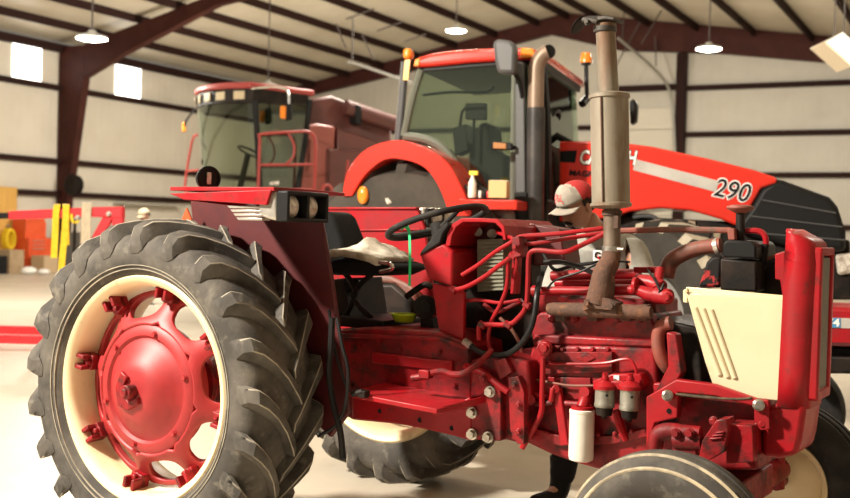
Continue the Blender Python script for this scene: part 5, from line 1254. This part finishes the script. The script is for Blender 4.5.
def strap(name, pts, w, m, label, cat, group=None):
    """flat webbing: pts are (px, py, y) down one side, over the boom"""
    b = NB(); P3 = smooth([HF.m @ HY(*p) for p in pts], 4)
    sd = HF.m.to_3x3() @ V((1, 0, 0)); prev = None
    for i, p in enumerate(P3):
        t = (P3[min(i + 1, len(P3) - 1)] - P3[max(i - 1, 0)]).normalized()
        s1 = (sd - t * sd.dot(t)).normalized() * w / 2; n1 = t.cross(s1).normalized() * .006
        vs = [b.verts.new(p + o_) for o_ in (s1 + n1, -s1 + n1, -s1 - n1, s1 - n1)]
        if prev:
            for j in range(4): b.faces.new((prev[j], prev[(j + 1) % 4], vs[(j + 1) % 4], vs[j]))
        else: b.faces.new(vs)
        prev = vs
    b.faces.new(prev)
    o = obj(name, b, m, sm=60); tag(o, label, cat, 'slings over the hoist boom'); return o
strap('lifting_strap', [(54, 258, -.10), (55, 235, -.10), (56, 214, -.095), (57, 206, -.085), (57.5, 204.8, 0), (57, 206, .085), (56, 215, .10), (55, 240, .1)], .075, yellow, 'left yellow lifting strap hung over the hoist boom, the shorter one', 'strap')
strap('lifting_strap', [(61, 286, -.10), (62, 262, -.10), (64.5, 236, -.10), (66, 214, -.095), (66, 206.5, -.085), (66, 204.6, 0), (66, 207, .085), (66, 220, .1), (66, 245, .1)], .075, yellow, 'right yellow lifting strap on the hoist boom, reaching nearly to the floor', 'strap')
strap('lifting_strap', [(71.5, 214, -.12), (72, 219, -.12), (74, 222.5, -.12), (79, 221, -.12)], .03, yellow, 'thin yellow strap end looped low across the hoist boom', 'strap')
strap('lifting_strap', [(86, 250, -.1), (86, 230, -.1), (86.5, 213, -.095), (87, 205, -.085), (87.5, 203.3, 0), (87, 205, .085), (86, 220, .1), (85, 243, .1)], .11, beige, 'beige woven lifting strap hung over the hoist boom beside the yellow ones', 'strap')
# chain hanging behind the straps
bm = NB()
a, b_ = HF.m @ HY(75, 222, 0), HF.m @ HY(74, 254, 0)
ch = None
for i in range(12):
    p = a.lerp(b_, i / 11); mm = Matrix.Translation(p) @ Matrix.Rotation(R(90 * (i % 2)), 4, 'Z')
    tube(bm, [mm @ V((.018 * math.cos(t), 0, .032 * math.sin(t))) for t in [q_ * .785 for q_ in range(8)]], .007, n=6, k=1, closed=True)
o = obj('chain', bm, blackg); tag(o, 'dark steel chain hanging from the hoist boom beside the beige strap', 'chain')

# ---------------------------------------------------------------- along the left wall
LF = Frame(XL, 0, R(90))       # local x runs along the wall, local -y into the room
def LY(px, py, off): return LF.Y(px, py, -off)
def lroot(name, label, cat): return LF.root(name, label, cat)
def lslab(bm, p0, p1, o0, o1, floor=False):
    """box on the wall side between two photo points (left-top, right-bottom) and two distances from the wall"""
    a, b_ = LY(*p0, o1), LY(*p1, o1)
    z0 = 0.0 if floor else b_.z
    box(bm, ((a.x + b_.x) / 2, -(o0 + o1) / 2, (a.z + z0) / 2), (abs(b_.x - a.x), o1 - o0, a.z - z0)); return bm
t_ = lroot('plywood_cabinet', 'tall yellow plywood cabinet against the left wall', 'cabinet')
obj('carcass', lslab(NB(), (-24, 185), (16, 262), .05, .44, True), ply, t_, bevel=.01)
obj('door', lslab(NB(), (-3, 188), (15, 258), .44, .47), ply, t_, bevel=.01)
c = LY(8, 226, .5); obj('door_knob', ball(NB(), c, (.05, .05, .05)), steel, t_)
t_ = lroot('tool_chest', 'orange-red rolling tool chest with drawers beside the plywood cabinet', 'tool chest')
obj('chest_body', lslab(NB(), (26, 221), (46, 240), .58, 1.1), orange, t_, bevel=.01)
obj('cabinet_body', lslab(NB(), (29, 238), (51, 259), .58, 1.2), orange, t_, bevel=.01)
obj('chest_lid', lslab(NB(), (26, 217), (45, 221.5), .58, 1.1), orange, t_, bevel=.01)
for i in range(3):
    d_ = obj('drawer', lslab(NB(), (30.5, 240 + i * 4), (49.5, 243.2 + i * 4), 1.2, 1.215), orange, t_, bevel=.004)
    obj('drawer_handle', lslab(NB(), (33, 240.4 + i * 4), (45, 241.2 + i * 4), 1.215, 1.24), chrome, d_)
for x in (31, 48.5): obj('leg', lslab(NB(), (x - 1.2, 258), (x + 1.2, 266), .6, 1.15, True), orange, t_)
b = lslab(NB(), (0, 256), (7, 262), 1.25, 1.7, True)
def lone(name, bm, m, label, cat, bevel=.008):
    bm.transform(LF.m); o = obj(name, bm, m, bevel=bevel); tag(o, label, cat); return o
lone('storage_box', b, blackp, 'small black box on the floor in front of the plywood cabinet', 'box')
o_ = lone('carton', lslab(NB(), (10, 250), (24, 266), 1.25, 1.75, True), M('brown_cardboard', (.42, .30, .18), (.34, .23, .13), rough=.8), 'brown carton on the floor below the yellow coil', 'carton')
b = NB(); c = LY(10, 239, .70); 
for q in range(4): tube(b, [c + V((.12 * math.cos(t) * (1 + .08 * q), .15 - .06 * q, .26 * math.sin(t))) for t in [i * .524 for i in range(12)]], .045, n=8, k=2, closed=True)
lone('rope_coil', b, yellow, 'yellow coil hanging on the plywood cabinet', 'coil', 0)
b = NB(); c = LY(29, 266, 2.3); ball(b, V((c.x, c.y, .11)), (.24, .16, .11)); lone('shop_rag', b, decalw, 'white crumpled rag on the floor below the tool chest', 'rag', 0)
b = NB(); c = LY(44, 266, 2.5); ball(b, V((c.x, c.y, .08)), (.18, .14, .08)); lone('shop_rag', b, decalw, 'smaller white rag right of the crumpled one below the tool chest', 'rag', 0)
lone('carton', lslab(NB(), (44, 256), (58, 267), 1.3, 1.8, True), M('tan_carton', (.50, .36, .22), rough=.8), 'tan carton on the floor right of the tool chest', 'carton')
lone('storage_crate', lslab(NB(), (66, 232), (80, 262), .5, 1.1, True), M('dark_crate', (.08, .07, .06), rough=.7), 'dark crate by the wall behind the hoist boom', 'crate')
lone('drum', cyl(NB(), (LY(95, 240, .7).x, -.7, 0), (LY(95, 240, .7).x, -.7, 1.0), .33), M('tan_drum', (.62, .42, .26), rough=.5), 'tan drum by the wall behind the beige strap', 'drum')
# long light shelf rail below the lower girt
lone('wall_shelf', lslab(NB(), (124, 203), (186, 207), .05, .5), M('pale_grey_shelf', (.42, .39, .33), rough=.6), 'long pale shelf on the left wall behind the rear tire', 'shelf')
# hose reel on the column
c = WF.Y(73, 185, FY - .02)
b = NB(); mm = alongY(c); lathe(b, [(0, .0), (.10, .02), (.30, .06), (.33, .04), (.30, .0), (.16, -.03), (.16, -.10), (.30, -.12), (.30, -.14), (0, -.14)], mm, 32)
for q in range(5): tube(b, [mm @ V(((.17 + .025 * q) * math.cos(t), (.17 + .025 * q) * math.sin(t), -.06)) for t in [i * .524 for i in range(12)]], .022, n=6, k=2, closed=True)
o = obj('hose_reel', b, blackg); tag(o, 'round black hose reel on the brown steel column', 'hose reel')

# ---------------------------------------------------------------- lamps
for px, py, d_, s_, lb in ((92, 36, 19, .27, 'round lit pendant lamp nearest the brown steel column at the left'), (268, 84, 30, .26, 'round lit pendant lamp above the combine harvester cab'), (456, 29, 27, .25, 'round lit pendant lamp above the big tractor cab roof'), (709, 47, 24, .28, 'round lit pendant lamp above the long sloping hood')):
    c = dp(px, py, d_); F_ = Frame(c.x, c.y, 0, c.z)
    rt = F_.root('pendant_lamp', lb, 'lamp', 'pendant lamps')
    obj('lamp_shade', lathe(NB(), [(0, .10), (.06, .10), (.08, .05), (s_ * .95, .0), (s_, -.05), (s_ * .96, -.05), (.06, .03), (0, .03)], None, 28), M('grey_lamp_body', (.35, .34, .31), rough=.5), rt)
    obj('diffuser', lathe(NB(), [(0, -.085), (s_ * .6, -.075), (s_ * .92, -.045), (0, -.03)], None, 28), lampm, rt)
    obj('cord', cyl(NB(), (0, 0, .09), (0, 0, roofz(c.x) + ROOFUP - c.z - .01), .016, n=8), thin, rt)
    pl_ = bpy.data.lights.new('lamp_light', 'POINT'); pl_.energy = 800; pl_.color = (1, .93, .80); pl_.shadow_soft_size = .16
    po = bpy.data.objects.new('lamp_light', pl_); COL.objects.link(po); po.location = c - V((0, 0, .30))
c = dp(837, 50, 17.5); F_ = Frame(c.x, c.y, R(27.5), c.z); rt = F_.root('light_fixture', 'tilted pale box-shaped light fixture hanging at the top right', 'light fixture')
mm = Matrix.Rotation(R(40), 4, 'Y')
b = NB(); prism(b, [mm @ V(p) for p in ((-.27, -.30, -.13), (.27, -.30, -.13), (.17, -.30, .16), (-.17, -.30, .16))], mm.to_3x3() @ V((0, .6, 0))); obj('housing', b, M('brushed_reflector', (.80, .78, .72), rough=.3, metal=.4), rt, bevel=.01)
b = NB(); box(b, mm @ V((0, 0, -.145)), (.58, .62, .03), mm.to_3x3()); obj('frame', b, M('cream_frame', (.62, .52, .38), rough=.5), rt, bevel=.006)
for x in (-.05, .10): obj('chain', cyl(NB(), (x, 0, .12), (x, 0, roofz(c.x) + ROOFUP - c.z - .02), .012, n=6), thin, rt)

# ---------------------------------------------------------------- low red machine beyond the grille
p_ = dp(850, 330, 6.7); RF = Frame(p_.x, p_.y, R(3))
RY = RF.Y
rt = RF.root('tractor', 'red tractor hood with a silver stripe, partly hidden behind the cream-panelled front', 'tractor')
bm = NB(); slab(bm, RF, [(770, 306), (826, 307), (1010, 312), (1020, 325), (1018, 352), (826, 346), (770, 345)], 0, .6); hh_ = obj('hood', bm, red, rt, bevel=.025)
bm = NB(); slab(bm, RF, [(770, 316.5), (1010, 322), (1010, 332), (770, 326.5)], -.006, .0); ss_ = obj('silver_stripe', bm, decals, hh_)
bm = NB(); slab(bm, RF, [(815, 317.7), (840.5, 318.2), (840.5, 327.7), (815, 327.2)], -.010, -.006); bb_ = obj('number_badge', bm, blue, hh_)
text('badge_number', '74', .062, decalw, Matrix.Translation(RY(833, 322.8, -.012)) @ Matrix.Rotation(R(90), 4, 'X'), hh_, .001, 0, .002, 1.25)
bm = NB(); slab(bm, RF, [(770, 341), (1016, 347), (1016, 350), (770, 344)], -.012, .0); obj('hood_seam', bm, darkred, hh_)
bm = NB(); slab(bm, RF, [(780, 346), (1000, 352), (1000, 376), (780, 373)], .10, .5); obj('chassis', bm, blackp, rt, bevel=.01)
bm = NB(); slab(bm, RF, [(800, 356), (1000, 361), (1000, 375), (800, 372)], .02, .12); obj('side_rail', bm, blackg, rt, bevel=.01)
for xx in (RY(1000, 350, .3).x, RY(790, 350, .3).x):
    for yy in (-.05, .65):
        if xx < 0 and yy < 0: continue
        mm = alongY((xx, yy, .33)); b = lathe(NB(), [(0, .06), (.16, .06), (.17, -.06), (0, -.06)], mm, 28); ww_ = obj('wheel', b, cream, rt)
        b = lathe(NB(), [(.16, .08), (.24, .10), (.31, .09), (.33, .04), (.33, -.04), (.31, -.09), (.24, -.10), (.16, -.08)], mm, 40, closed=True); obj('tire', b, rubberd, ww_)
